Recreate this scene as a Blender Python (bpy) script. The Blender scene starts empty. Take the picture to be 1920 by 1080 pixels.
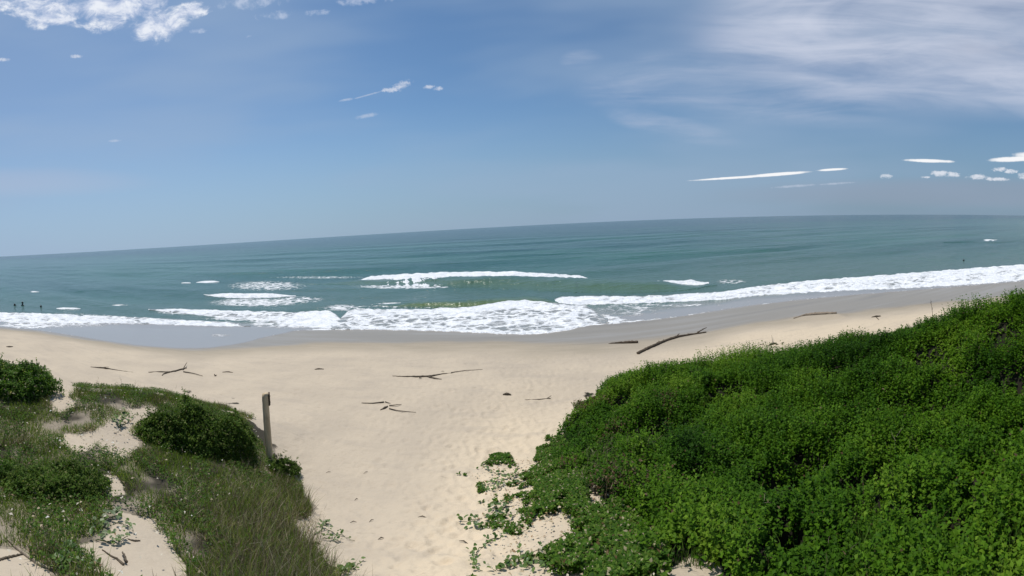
import bpy, bmesh, math, random
import numpy as np
from mathutils import Matrix, Vector

random.seed(7)
rng = np.random.default_rng(11)
SC = bpy.context.scene
COL = SC.collection

# ------------------------------------------------------------------ camera
# The photograph is a phone panorama: a cylinder projection about 143 degrees wide whose
# axis leans by 3.6 degrees, which is what bends and tilts the horizon.
K = 0.0013            # radians per photo pixel
XC, X0, YC = 960.0, 1720.0, 450.9
TAU = 48.71 * K
HE = 5.6              # eye height above the sea
_th0 = (X0 - XC) * K
_zc = np.array([-TAU * math.sin(_th0), -TAU * math.cos(_th0), 1.0]); _zc /= np.linalg.norm(_zc)
_v = np.cross(_zc, [0, 0, 1.0]); _c = _zc[2]
_vx = np.array([[0, -_v[2], _v[1]], [_v[2], 0, -_v[0]], [-_v[1], _v[0], 0]])
R = np.eye(3) + _vx + _vx @ _vx / (1 + _c)

cam = bpy.data.cameras.new('camera')
cam.type = 'PANO'
cam.panorama_type = 'CENTRAL_CYLINDRICAL'
cam.central_cylindrical_range_u_min = (0 - XC) * K
cam.central_cylindrical_range_u_max = (1920 - XC) * K
cam.central_cylindrical_range_v_max = YC * K
cam.central_cylindrical_range_v_min = (YC - 1080) * K
cam.central_cylindrical_radius = 1.0
cam.clip_start = 0.05
cam.clip_end = 60000
camo = bpy.data.objects.new('camera', cam)
COL.objects.link(camo)
camo.matrix_world = Matrix([[R[0, 0], R[0, 2], -R[0, 1], 0], [R[1, 0], R[1, 2], -R[1, 1], 0],
                            [R[2, 0], R[2, 2], -R[2, 1], HE], [0, 0, 0, 1]])
SC.camera = camo

def unp(px, py):
    """photo pixel -> (azimuth, slope of the ray)"""
    px = np.asarray(px, float); py = np.asarray(py, float)
    th = (px - XC) * K
    d = np.stack([np.sin(th), np.cos(th), (YC - py) * K], -1) @ R.T
    return np.arctan2(d[..., 0], d[..., 1]), d[..., 2] / np.hypot(d[..., 0], d[..., 1])

def proj(x, y, z):
    d = np.stack([x, y, z - HE], -1) @ R
    h = np.hypot(d[..., 0], d[..., 1])
    return np.arctan2(d[..., 0], d[..., 1]) / K + XC, YC - d[..., 2] / h / K

def pt(px, py, r):
    a, s = unp(px, py)
    return float(r * math.sin(a)), float(r * math.cos(a)), float(HE + s * r)

# ------------------------------------------------------------------ light and sky
SUN_AZ, SUN_EL = math.radians(-58), math.radians(67)
sun = bpy.data.lights.new('sun', 'SUN')
sun.energy = 3.9
sun.angle = math.radians(0.53)
sun.color = (1.0, 0.955, 0.89)
suno = bpy.data.objects.new('sun', sun)
COL.objects.link(suno)
_d = Vector((math.sin(SUN_AZ) * math.cos(SUN_EL), math.cos(SUN_AZ) * math.cos(SUN_EL), math.sin(SUN_EL)))
suno.rotation_euler = _d.to_track_quat('Z', 'Y').to_euler()
suno.location = _d * 100

SC.view_settings.view_transform = 'Standard'
SC.view_settings.look = 'None'
SC.view_settings.gamma = 1.0
SC.view_settings.use_curve_mapping = False
SC.view_settings.exposure = 0.0

class NT:
    """small helper that writes node arithmetic"""
    def __init__(s, tree): s.t = tree
    def n(s, typ, **kw):
        nd = s.t.nodes.new(typ)
        for k, v in kw.items(): setattr(nd, k, v)
        return nd
    def put(s, sock, v):
        if isinstance(v, bpy.types.NodeSocket): s.t.links.new(v, sock)
        else: sock.default_value = v
    def m(s, op, a, b=None, c=None, clamp=False):
        nd = s.n('ShaderNodeMath', operation=op, use_clamp=clamp)
        for i, v in enumerate((a, b, c)):
            if v is not None: s.put(nd.inputs[i], v)
        return nd.outputs[0]
    def sm(s, x, lo, hi, a=0.0, b=1.0):
        nd = s.n('ShaderNodeMapRange', interpolation_type='SMOOTHSTEP')
        for i, v in enumerate((x, lo, hi, a, b)): s.put(nd.inputs[i], v)
        return nd.outputs[0]
    def mix(s, f, a, b):
        nd = s.n('ShaderNodeMix', data_type='RGBA')
        s.put(nd.inputs[0], f)
        s.put(nd.inputs[6], a if isinstance(a, bpy.types.NodeSocket) else (*a, 1))
        s.put(nd.inputs[7], b if isinstance(b, bpy.types.NodeSocket) else (*b, 1))
        return nd.outputs[2]
    def mul(s, a, b):
        nd = s.n('ShaderNodeMix', data_type='RGBA', blend_type='MULTIPLY')
        nd.inputs[0].default_value = 1
        s.put(nd.inputs[6], a)
        s.put(nd.inputs[7], b if isinstance(b, bpy.types.NodeSocket) else (*b, 1))
        return nd.outputs[2]
    def vec(s, x, y, z):
        nd = s.n('ShaderNodeCombineXYZ')
        for i, v in enumerate((x, y, z)): s.put(nd.inputs[i], v)
        return nd.outputs[0]
    def noise(s, v, scale=1.0, detail=4.0, rough=0.55, dist=0.0, dims='3D'):
        nd = s.n('ShaderNodeTexNoise', noise_dimensions=dims)
        s.put(nd.inputs['Vector'], v)
        nd.inputs['Scale'].default_value = scale
        nd.inputs['Detail'].default_value = detail
        nd.inputs['Roughness'].default_value = rough
        nd.inputs['Distortion'].default_value = dist
        return nd.outputs[0]
    def scale(s, v, k):
        nd = s.n('ShaderNodeVectorMath', operation='MULTIPLY')
        s.put(nd.inputs[0], v); nd.inputs[1].default_value = k
        return nd.outputs[0]

world = bpy.data.worlds.new('World')
SC.world = world
world.use_nodes = True
_t = world.node_tree
for nd in list(_t.nodes): _t.nodes.remove(nd)
w = NT(_t)
geo = w.n('ShaderNodeTexCoord')
sep = w.n('ShaderNodeSeparateXYZ')
_t.links.new(geo.outputs['Generated'], sep.inputs[0])
dx, dy, dz = sep.outputs
U = w.m('ARCTAN2', dx, dy)
hyp = w.m('SQRT', w.m('ADD', w.m('MULTIPLY', dx, dx), w.m('MULTIPLY', dy, dy)))
V = w.m('DIVIDE', dz, w.m('MAXIMUM', hyp, 0.15))
sky = w.n('ShaderNodeTexSky', sky_type='NISHITA')
sky.sun_disc = False
sky.sun_elevation = SUN_EL
sky.sun_rotation = SUN_AZ
sky.air_density = 1.0
sky.dust_density = 0.25
sky.ozone_density = 2.0
sky.altitude = 0
SKY_STR = 0.10
skyc = w.mul(sky.outputs[0], (0.74, 0.90, 0.98))
G = 1.0 / SKY_STR                      # cloud radiance is written at strength 1
# sea haze low in the sky
low = w.sm(V, 0.0, 0.34, 1.0, 0.0)
lr = w.sm(U, -1.1, 1.1)
hazec = w.mix(lr, (0.31 * G, 0.445 * G, 0.61 * G), (0.185 * G, 0.285 * G, 0.415 * G))
skyc = w.mix(w.m('MULTIPLY', low, 0.85), skyc, hazec)
# ---- clouds, each at its own bearing and height
UV = w.vec(U, V, 0.0)
def ell(px, py, rx, ry, rot=0.0):
    a, s = unp(px, py)
    du = w.m('SUBTRACT', U, float(a)); dv = w.m('SUBTRACT', V, float(s))
    c_, s_ = math.cos(rot), math.sin(rot)
    a1 = w.m('ADD', w.m('MULTIPLY', du, c_ / (rx * K)), w.m('MULTIPLY', dv, s_ / (rx * K)))
    b1 = w.m('ADD', w.m('MULTIPLY', du, -s_ / (ry * K)), w.m('MULTIPLY', dv, c_ / (ry * K)))
    d2 = w.m('ADD', w.m('MULTIPLY', a1, a1), w.m('MULTIPLY', b1, b1))
    return w.m('SUBTRACT', 1.0, d2)
def mx(*a):
    r = a[0]
    for b in a[1:]: r = w.m('MAXIMUM', r, b)
    return r
nz_c = w.noise(w.vec(w.m('MULTIPLY', U, 1.0), w.m('MULTIPLY', V, 1.5), 3.1), 17.0, 9.0, 0.62, 0.35)
nz_f = w.noise(w.vec(U, V, 7.7), 42.0, 6.0, 0.6, 0.3)
nz_s = w.noise(w.vec(w.m('ADD', w.m('MULTIPLY', U, 1.1), w.m('MULTIPLY', V, 1.2)), w.m('MULTIPLY', V, 7.5), 1.3), 3.0, 8.0, 0.58, 0.6)
nz_v = w.noise(w.vec(w.m('MULTIPLY', U, 0.8), w.m('MULTIPLY', V, 2.4), 9.2), 3.2, 6.0, 0.55, 0.8)
nz_b = w.noise(w.vec(w.m('MULTIPLY', U, 0.7), w.m('MULTIPLY', V, 3.0), 5.2), 1.7, 3.0, 0.5)
# very thin veil everywhere
skyc = w.mix(w.m('MULTIPLY', w.sm(nz_b, 0.38, 0.68), 0.45), skyc, (0.33 * G, 0.44 * G, 0.60 * G))
skyc = w.mix(w.m('MULTIPLY', w.sm(U, -0.1, -1.3), 0.35), skyc, (0.36 * G, 0.48 * G, 0.68 * G))
# cirrus on the right
c1 = mx(ell(1720, 90, 430, 120, -0.10), ell(1640, 30, 330, 150), ell(1880, 150, 260, 60, -0.25), ell(1950, -60, 400, 150))
c2 = mx(ell(1250, 150, 190, 60, 0.1), ell(1470, 70, 190, 60, 0.05), ell(1250, 235, 150, 28, -0.25), ell(1090, 112, 45, 22), ell(1420, 180, 330, 60, -0.1))
d1 = w.m('MULTIPLY', w.sm(c1, -0.25, 1.0), w.m('ADD', 0.30, w.m('MULTIPLY', 0.70, w.sm(w.m('ADD', w.m('MULTIPLY', nz_s, 0.65), w.m('MULTIPLY', nz_v, 0.5)), 0.30, 0.80))))
d2 = w.m('MULTIPLY', w.sm(c2, 0.0, 0.9), w.sm(w.m('ADD', w.m('MULTIPLY', nz_s, 0.7), w.m('MULTIPLY', nz_v, 0.4)), 0.40, 0.76))
skyc = w.mix(w.m('MULTIPLY', d2, 0.50), skyc, (0.46 * G, 0.53 * G, 0.68 * G))
skyc = w.mix(w.m('MULTIPLY', d1, 0.85), skyc, (0.64 * G, 0.68 * G, 0.80 * G))
g1 = w.m('MULTIPLY', w.sm(ell(1860, 60, 160, 70, 0.2), 0, 1), w.sm(nz_v, 0.4, 0.7))
skyc = w.mix(w.m('MULTIPLY', g1, 0.45), skyc, (0.30 * G, 0.34 * G, 0.46 * G))
# grey-violet band above the right horizon
gb = w.m('MULTIPLY', w.sm(ell(1880, 362, 620, 34, 0.0), 0.0, 1.0), 0.55)
skyc = w.mix(gb, skyc, (0.29 * G, 0.34 * G, 0.44 * G))
pk = w.m('MULTIPLY', w.sm(ell(30, 342, 300, 34, -0.05), 0.0, 1.3), 0.30)
skyc = w.mix(pk, skyc, (0.50 * G, 0.52 * G, 0.64 * G))
# cumulus, upper left (it carries on above the picture)
k1 = mx(ell(140, 5, 190, 42, -0.05), ell(215, 15, 120, 45), ell(300, 45, 62, 34, 0.3), ell(350, 22, 50, 18, 0.1), ell(60, -40, 260, 60), ell(100, 35, 60, 22))
k2 = mx(ell(515, 28, 46, 10), ell(470, 4, 70, 16), ell(690, 0, 60, 10), ell(370, 58, 24, 6), ell(590, 24, 30, 7), ell(467, 68, 9, 4))
dk = w.sm(w.m('ADD', w.m('MULTIPLY', k1, 0.55), w.m('MULTIPLY', w.m('SUBTRACT', nz_c, 0.5), 2.6)), 0.0, 0.72)
dk = w.m('MULTIPLY', dk, w.sm(k1, -0.5, 0.1))
dk2 = w.sm(w.m('ADD', w.m('MULTIPLY', k2, 0.6), w.m('MULTIPLY', w.m('SUBTRACT', nz_f, 0.5), 2.6)), 0.1, 1.1)
dk2 = w.m('MULTIPLY', dk2, w.sm(k2, -0.5, 0.2))
thick = w.sm(w.m('ADD', w.m('MULTIPLY', nz_c, 0.7), w.m('MULTIPLY', nz_f, 0.4)), 0.50, 0.70)
cumc = w.mix(thick, (0.56 * G, 0.63 * G, 0.80 * G), (0.88 * G, 0.91 * G, 0.97 * G))
skyc = w.mix(w.m('MULTIPLY', dk2, 0.6), skyc, (0.62 * G, 0.69 * G, 0.84 * G))
skyc = w.mix(w.m('MULTIPLY', dk, 0.92), skyc, cumc)
# little puffs and the low row of cumulus on the right
k3 = mx(ell(752, 160, 26, 9, 0.35), ell(735, 168, 22, 6), ell(805, 163, 13, 5), ell(821, 166, 12, 5), ell(143, 106, 13, 5), ell(6, 112, 13, 5))
k4 = mx(ell(1662, 330, 14, 6), ell(1735, 332, 11, 3), ell(1764, 325, 24, 6), ell(1786, 328, 16, 6), ell(1832, 332, 24, 6), ell(1876, 318, 18, 5),
        ell(1895, 322, 16, 5), ell(1868, 336, 30, 4), ell(1930, 330, 26, 8))
nz_g = w.noise(w.vec(U, w.m('MULTIPLY', V, 1.6), 2.2), 95.0, 5.0, 0.6, 0.4)
n3 = w.m('ADD', w.m('MULTIPLY', w.m('SUBTRACT', nz_f, 0.5), 2.2), w.m('MULTIPLY', w.m('SUBTRACT', nz_g, 0.5), 2.4))
d3 = w.sm(w.m('ADD', k3, n3), 0.05, 1.3); d3 = w.m('MULTIPLY', d3, w.sm(k3, -0.6, 0.1))
d4 = w.sm(w.m('ADD', k4, n3), 0.05, 1.15); d4 = w.m('MULTIPLY', d4, w.sm(k4, -0.6, 0.1))
skyc = w.mix(w.m('MULTIPLY', d3, 0.75), skyc, (0.70 * G, 0.74 * G, 0.84 * G))
skyc = w.mix(w.m('MULTIPLY', d4, 0.80), skyc, (0.80 * G, 0.83 * G, 0.90 * G))
# long thin clouds low on the right, thin wisps left of centre
k5 = mx(ell(1455, 327, 72, 3.6, 0.055), ell(1380, 333, 96, 2.4, 0.035), ell(1560, 318, 32, 2.6, 0.05), ell(1742, 301.5, 54, 3.6, -0.03), ell(1905, 298, 56, 5.5, 0.06),
        ell(1955, 292, 60, 9, 0.0))
k6 = mx(ell(688, 217, 26, 5, 0.12), ell(650, 187, 18, 3, 0.1), ell(690, 178, 40, 2, 0.2), ell(1490, 349, 48, 3, 0.05), ell(1570, 344, 40, 2.5, 0.05), ell(215, 264, 14, 3))
skyc = w.mix(w.m('MULTIPLY', w.sm(w.m('ADD', k6, w.m('MULTIPLY', w.m('SUBTRACT', nz_g, 0.5), 1.6)), 0.0, 1.3), 0.5), skyc, (0.60 * G, 0.66 * G, 0.78 * G))
skyc = w.mix(w.sm(w.m('ADD', k5, w.m('MULTIPLY', w.m('SUBTRACT', nz_f, 0.5), 0.9)), -0.05, 0.75), skyc, (0.93 * G, 0.94 * G, 0.96 * G))
bg = w.n('ShaderNodeBackground')
_t.links.new(skyc, bg.inputs[0])
bg.inputs[1].default_value = SKY_STR
wo = w.n('ShaderNodeOutputWorld')
_t.links.new(bg.outputs[0], wo.inputs[0])

# ------------------------------------------------------------------ number helpers
def sstep(x, a, b):
    t = np.clip((x - a) / (b - a), 0, 1)
    return t * t * (3 - 2 * t)
_TAB = np.random.default_rng(3).random((256, 256))
def vnoise(x, y):
    xi = np.floor(x).astype(int); yi = np.floor(y).astype(int)
    fx = x - xi; fy = y - yi
    fx = fx * fx * (3 - 2 * fx); fy = fy * fy * (3 - 2 * fy)
    g = lambda i, j: _TAB[i & 255, j & 255]
    a = g(xi, yi) * (1 - fx) + g(xi + 1, yi) * fx
    b = g(xi, yi + 1) * (1 - fx) + g(xi + 1, yi + 1) * fx
    return a * (1 - fy) + b * fy
def fbm(x, y, o=4, g=0.5):
    s = 0; a = 1; t = 0
    for k in range(o):
        c, n = math.cos(0.7 * k), math.sin(0.7 * k)
        s = s + a * vnoise((x * c - y * n) * 2 ** k + 17.3 * k, (x * n + y * c) * 2 ** k + 5.1 * k); t += a; a *= g
    return s / t
def in_poly(px, py, poly):
    r = np.zeros(np.shape(px), bool); n = len(poly)
    for i in range(n):
        x1, y1 = poly[i]; x2, y2 = poly[(i + 1) % n]
        if y1 == y2: continue
        c = ((y1 > py) != (y2 > py)) & (px < (x2 - x1) * (py - y1) / (y2 - y1) + x1)
        r ^= c
    return r

# ------------------------------------------------------------------ terrain
WPX = np.array([(-90, 612), (0, 617), (60, 622), (130, 632), (200, 643), (270, 653), (340, 658), (400, 658), (480, 652), (560, 646), (620, 643), (800, 642), (1000, 644), (1100, 644),
                (1200, 641), (1300, 627), (1400, 607), (1500, 596), (1600, 586), (1700, 577), (1800, 566), (1920, 550), (2000, 541)], float)
_px = np.arange(-90, 2001, 10.0)
_a, _s = unp(_px, np.interp(_px, WPX[:, 0], WPX[:, 1]))
_r = (HE - 0.35) / -_s
_kk = np.ones(9) / 9
_r = np.concatenate([_r[:4], np.convolve(_r, _kk, 'valid'), _r[-4:]])
WA, WR = _a, _r
def Wline(az):
    az = np.asarray(az, float)
    r = np.interp(az, WA, WR)
    yl = WR[0] * math.cos(WA[0]); yr = WR[-1] * math.cos(WA[-1])
    c = np.maximum(np.cos(az), 1e-4)
    r = np.where(az < WA[0], yl / c, r)
    r = np.where(az > WA[-1], yr / c, r)
    return np.where(np.abs(az) > math.pi / 2 - 1e-4, 1e5, np.minimum(r, 1e5))
def beach_z(r, az):
    W = Wline(az)
    d = W - r
    z = np.where(d > 0, 0.35 + 1.4 * (1 - np.exp(-np.maximum(d, 0) / 9.0)), np.maximum(0.35 + 0.05 * d, -2.5))
    y = r * np.cos(az)
    return z + sstep(-y, 2, 18) * 2.2 * (d > 0)

F = 0.923
CT = []   # (px, py, distance, lowering)
L = [(0, 700, 9), (130, 728, 9), (230, 731, 9), (330, 748, 8.8), (400, 790, 8.5), (450, 822, 8.3), (500, 870, 8), (545, 908, 7.3), (580, 967, 6.2), (610, 1012, 5.4), (650, 1077, 4.5),
     (100, 850, 6), (250, 850, 6.3), (400, 880, 6.3), (480, 930, 6), (100, 1000, 4), (300, 1000, 4.2), (450, 1000, 4.7), (540, 1040, 4.5), (50, 1080, 3.3), (300, 1080, 3.4), (500, 1080, 4),
     (200, 770, 7.6), (50, 790, 7.3), (300, 800, 7.4), (-80, 720, 8.6), (-60, 900, 5.5)]
P = [(800, 1080, 4), (800, 967, 6), (700, 1000, 5.5), (850, 1000, 5.3), (800, 850, 8.4), (950, 950, 6), (700, 850, 8.6), (620, 900, 7.6), (980, 800, 9.5), (760, 1000, 5.45), (900, 1060, 4.25)]
RT = [(1100, 745, 11, .12), (1060, 805, 8.9, .1), (1045, 845, 8, .1), (960, 905, 6.9, .04), (960, 1078, 4.1, .04), (1180, 703, 10.5, .22), (1300, 682, 10.5, .30), (1400, 675, 10.5, .34),
      (1500, 654, 10, .33), (1600, 627, 9.5, .3), (1750, 600, 9, .3), (1850, 569, 8.5, .3), (1920, 556, 8, .3), (1400, 900, 5, .3), (1600, 900, 4.3, .3), (1800, 900, 3.7, .3), (1600, 1080, 3.2, .25),
      (1900, 1080, 2.7, .3), (1300, 1050, 3.8, .02), (1400, 750, 8, .3), (1600, 750, 7, .3), (1800, 750, 6.2, .3), (1200, 900, 5.5, .2), (1200, 800, 7.3, .3), (1100, 900, 6, .15), (1060, 1000, 4.9, .05),
      (1980, 560, 7.6, .3), (2000, 800, 4.6, .3)]
xs, ys, zs = [], [], []
for q in L + P + RT:
    x, y, z = pt(q[0], q[1], q[2] * F)
    xs.append(x); ys.append(y); zs.append(z - (q[3] if len(q) > 3 else 0))
for az in np.linspace(-1.4, 1.4, 17):
    for rr in (11.8, 13.2):
        xs.append(rr * math.sin(az)); ys.append(rr * math.cos(az)); zs.append(float(beach_z(rr, az)))
for x, y, z in ((0, 0, 4.0), (0, 1.2, 3.75), (0, -3, 4.2), (0, -8, 4.1), (-7, -4, 3.6), (7, -4, 4.2), (12, -1, 2.6), (-12, -1, 2.4), (6, 0, 4.0), (-5, 0, 3.6)):
    xs.append(x); ys.append(y); zs.append(z)
cx, cy, cz = map(np.array, (xs, ys, zs))
def _phi(d2): return 0.5 * d2 * np.log(d2 + 1e-9)
_n = len(cx)
_A = np.zeros((_n + 3, _n + 3))
_A[:_n, :_n] = _phi((cx[:, None] - cx) ** 2 + (cy[:, None] - cy) ** 2) + np.eye(_n) * 0.25
_A[:_n, _n:] = np.stack([np.ones(_n), cx, cy], 1); _A[_n:, :_n] = _A[:_n, _n:].T
_w = np.linalg.solve(_A, np.concatenate([cz, np.zeros(3)]))
GX0, GX1, GY0, GY1, GS = -16.0, 16.0, -9.0, 17.0, 0.04
gx = np.arange(GX0, GX1 + GS, GS); gy = np.arange(GY0, GY1 + GS, GS)
# coarse rbf, then bilinear up
cgx = np.arange(GX0, GX1 + 0.41, 0.2); cgy = np.arange(GY0, GY1 + 0.41, 0.2)
XX, YY = np.meshgrid(cgx, cgy, indexing='ij')
ZR = _w[_n] + _w[_n + 1] * XX + _w[_n + 2] * YY
for i in range(_n): ZR += _w[i] * _phi((XX - cx[i]) ** 2 + (YY - cy[i]) ** 2)
def bil(G_, x0, y0, s, x, y):
    u = np.clip((x - x0) / s, 0, G_.shape[0] - 1.001); v = np.clip((y - y0) / s, 0, G_.shape[1] - 1.001)
    i = u.astype(int); j = v.astype(int); fu = u - i; fv = v - j
    return (G_[i, j] * (1 - fu) * (1 - fv) + G_[i + 1, j] * fu * (1 - fv) + G_[i, j + 1] * (1 - fu) * fv + G_[i + 1, j + 1] * fu * fv)
# footprints and trodden hollows stamped into the loose sand
DET = np.zeros((len(gx), len(gy)), np.float32)
_fr = np.random.default_rng(5)
for i in range(5200):
    if i < 1500:
        q = _fr.normal(0, 1)
        yy = _fr.uniform(3.4, 15); xx = -1.1 + 0.10 * (yy - 4) + q * (0.45 + 0.16 * (yy - 4))
    else:
        xx = _fr.uniform(-14, 11); yy = _fr.uniform(5, 16.5)
    ang = _fr.uniform(-1.2, 1.2); a_, b_ = _fr.uniform(0.09, 0.17), _fr.uniform(0.05, 0.09)
    dep = _fr.uniform(0.004, 0.017) * (1.0 if i < 1500 else _fr.uniform(0.4, 1.0))
    i0, j0 = int((xx - GX0) / GS), int((yy - GY0) / GS)
    lo_i, hi_i, lo_j, hi_j = i0 - 6, i0 + 7, j0 - 6, j0 + 7
    if lo_i < 0 or lo_j < 0 or hi_i > len(gx) or hi_j > len(gy): continue
    X_, Y_ = np.meshgrid(gx[lo_i:hi_i] - xx, gy[lo_j:hi_j] - yy, indexing='ij')
    u_ = (X_ * math.cos(ang) + Y_ * math.sin(ang)) / b_; v_ = (-X_ * math.sin(ang) + Y_ * math.cos(ang)) / a_
    d2 = u_ * u_ + v_ * v_
    DET[lo_i:hi_i, lo_j:hi_j] += dep * (-np.exp(-d2 * 1.3) + 0.45 * np.exp(-(np.sqrt(d2) - 1.35) ** 2 * 5))
PITW = []
def zt(x, y, detail=True):
    x = np.asarray(x, float); y = np.asarray(y, float)
    r = np.hypot(x, y); az = np.arctan2(x, y)
    zb = beach_z(r, az)
    zl = bil(ZR, GX0, GY0, 0.2, x, y)
    f = sstep(r, 10.2, 12.6)
    z = zl * (1 - f) + zb * f
    for hx, hy, hr, hd in PITW:
        z = z - hd * np.exp(-(((x - hx) ** 2 + (y - hy) ** 2) / (hr * hr)) ** 2)
    if detail:
        dry = sstep(Wline(az) - r, 0.5, 4.0)
        inside = (np.abs(x) < 15.8) & (y > -8.8) & (y < 16.9)
        z = z + dry * ((fbm(x / 2.1, y / 2.1, 3) - .5) * 0.10 + (fbm(x / .42 + 9, y / .42, 3) - .5) * 0.022) * np.exp(-r / 60)
        z = z + np.where(inside, dry * bil(DET, GX0, GY0, GS, x, y), 0)
        # low wind-cut step in the sand on the right
        a1, _ = unp(1488, 597); a2, _ = unp(1572, 592)
        rs = (HE - 0.75) / 0.247
        z = z + 0.16 * sstep(az, a1 - .02, a1 + .03) * (1 - sstep(az, a2 - .005, a2 + .03)) * sstep(r - 0 * az, rs - .25, rs + .05) * (1 - sstep(r, rs + .4, rs + 2.2))
    return z
def hit(px, py, rmax=60):
    a, s = unp(px, py)
    rr = np.concatenate([np.arange(1.5, 14, 0.02), np.arange(14, rmax, 0.05)])
    x = rr * math.sin(a); y = rr * math.cos(a)
    d = HE + s * rr - zt(x, y, False)
    i = int(np.argmax(d < 0))
    return np.array([x[i], y[i], float(zt(x[i], y[i]))])

# hollows between the clumps of scrub on the right dune
PITS = [(1462, 905, 62, 34), (1520, 872, 50, 26), (1740, 668, 44, 30), (1605, 905, 60, 24), (1625, 955, 50, 26), (1710, 975, 60, 26), (1790, 1000, 55, 40), (1830, 920, 60, 22), (1225, 815, 60, 26), (1165, 760, 30, 16),
        (1360, 740, 50, 26), (1560, 720, 36, 18), (1900, 730, 50, 30), (1660, 880, 40, 22), (1290, 900, 40, 20), (1880, 640, 50, 22), (1480, 1000, 50, 20), (1215, 890, 34, 22)]
_pw = []
for a_, b_, c_, d_ in PITS:
    h_ = hit(a_, b_ + 6); _pw.append((h_[0], h_[1], .75 * c_ * K * math.hypot(h_[0], h_[1]), .16 + .0035 * c_))
PITW += _pw

# regions of the dunes, outlined on the photograph
REG_R = [(1040, 872), (1052, 842), (1052, 800), (1075, 765), (1105, 738), (1145, 715), (1190, 695), (1260, 672), (1330, 668), (1400, 650), (1500, 632), (1620, 612), (1740, 596), (1800, 575), (1850, 560), (1960, 540),
         (2100, 520), (2100, 1200), (1340, 1200), (1340, 1062), (1290, 1030), (1215, 1050), (1195, 1000), (1180, 965), (1145, 930), (1095, 905)]
REG_RE = [(880, 893), (930, 872), (1000, 862), (1045, 838), (1120, 920), (1200, 970), (1250, 1050), (1250, 1200), (890, 1200), (915, 1060), (935, 1010), (880, 985), (905, 960), (925, 940)]
REG_L = [(-150, 690), (60, 690), (95, 712), (100, 745), (140, 725), (160, 712), (300, 728), (340, 742), (420, 760), (470, 790), (505, 850), (540, 880), (575, 935), (600, 985), (585, 1010), (600, 1060),
         (640, 1110), (700, 1200), (-150, 1200)]
SAND_L = [[(100, 715), (150, 722), (140, 765), (100, 775)],
          [(190, 790), (245, 762), (300, 765), (265, 800), (258, 850), (215, 868), (190, 840), (160, 810)],
          [(112, 812), (170, 805), (185, 830), (140, 848), (115, 838)],
          [(215, 955), (290, 975), (322, 1010), (345, 1060), (360, 1110), (220, 1110), (160, 1050), (130, 1020), (200, 1010)],
          [(-20, 1030), (40, 1035), (90, 1075), (110, 1120), (-40, 1120)],
          [(140, 880), (215, 895), (235, 930), (205, 935), (160, 905)],
          [(555, 975), (600, 965), (640, 1000), (650, 1030), (600, 1035), (560, 1010)]]

# ------------------------------------------------------------------ object helpers
def prop(o, label=None, cat=None, group=None, kind=None):
    if label: o['label'] = label
    if cat: o['category'] = cat
    if group: o['group'] = group
    if kind: o['kind'] = kind
    return o
def link(name, me, mat=None, parent=None, smooth=True):
    o = bpy.data.objects.new(name, me)
    COL.objects.link(o)
    if mat and not me.materials: me.materials.append(mat)
    if parent: o.parent = parent
    if smooth and len(me.polygons): me.polygons.foreach_set('use_smooth', np.ones(len(me.polygons), bool))
    return o
def np_mesh(name, v, f, attrs=None):
    """v (n,3); f (m,k) faces of one size; attrs {name: (n,) or (n,3)}"""
    me = bpy.data.meshes.new(name)
    v = np.ascontiguousarray(v, np.float32); f = np.ascontiguousarray(f, np.int32)
    me.vertices.add(len(v)); me.vertices.foreach_set('co', v.ravel())
    m, k = f.shape
    me.loops.add(m * k); me.loops.foreach_set('vertex_index', f.ravel())
    me.polygons.add(m)
    me.polygons.foreach_set('loop_start', np.arange(0, m * k, k, dtype=np.int32))
    for nm, a in (attrs or {}).items():
        a = np.asarray(a, np.float32)
        if a.ndim == 1:
            at = me.attributes.new(nm, 'FLOAT', 'POINT'); at.data.foreach_set('value', a)
        else:
            at = me.attributes.new(nm, 'FLOAT_COLOR', 'POINT')
            at.data.foreach_set('color', np.concatenate([a, np.ones((len(a), 1), np.float32)], 1).ravel())
    me.update(calc_edges=True)
    return me
def grid_faces(nu, nv):
    i, j = np.meshgrid(np.arange(nu - 1), np.arange(nv - 1), indexing='ij')
    a = (i * nv + j).ravel()
    return np.stack([a, a + nv, a + nv + 1, a + 1], 1)
def empty(name, loc, rz=0):
    o = bpy.data.objects.new(name, None)
    o.empty_display_size = 0.1
    COL.objects.link(o)
    o.location = loc; o.rotation_euler = (0, 0, rz)
    return o
def mat_new(name):
    m = bpy.data.materials.new(name); m.use_nodes = True
    t = NT(m.node_tree)
    return m, t, m.node_tree.nodes['Principled BSDF']
def attr(t, name, out='Fac'):
    nd = t.n('ShaderNodeAttribute', attribute_name=name)
    return nd.outputs[out]
def bump(t, b, h, strength, dist, prev=None):
    nd = t.n('ShaderNodeBump')
    nd.inputs['Strength'].default_value = strength
    nd.inputs['Distance'].default_value = dist
    t.put(nd.inputs['Height'], h)
    if prev is not None: t.put(nd.inputs['Normal'], prev)
    if b is not None: t.put(b.inputs['Normal'], nd.outputs[0])
    return nd.outputs[0]

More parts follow.
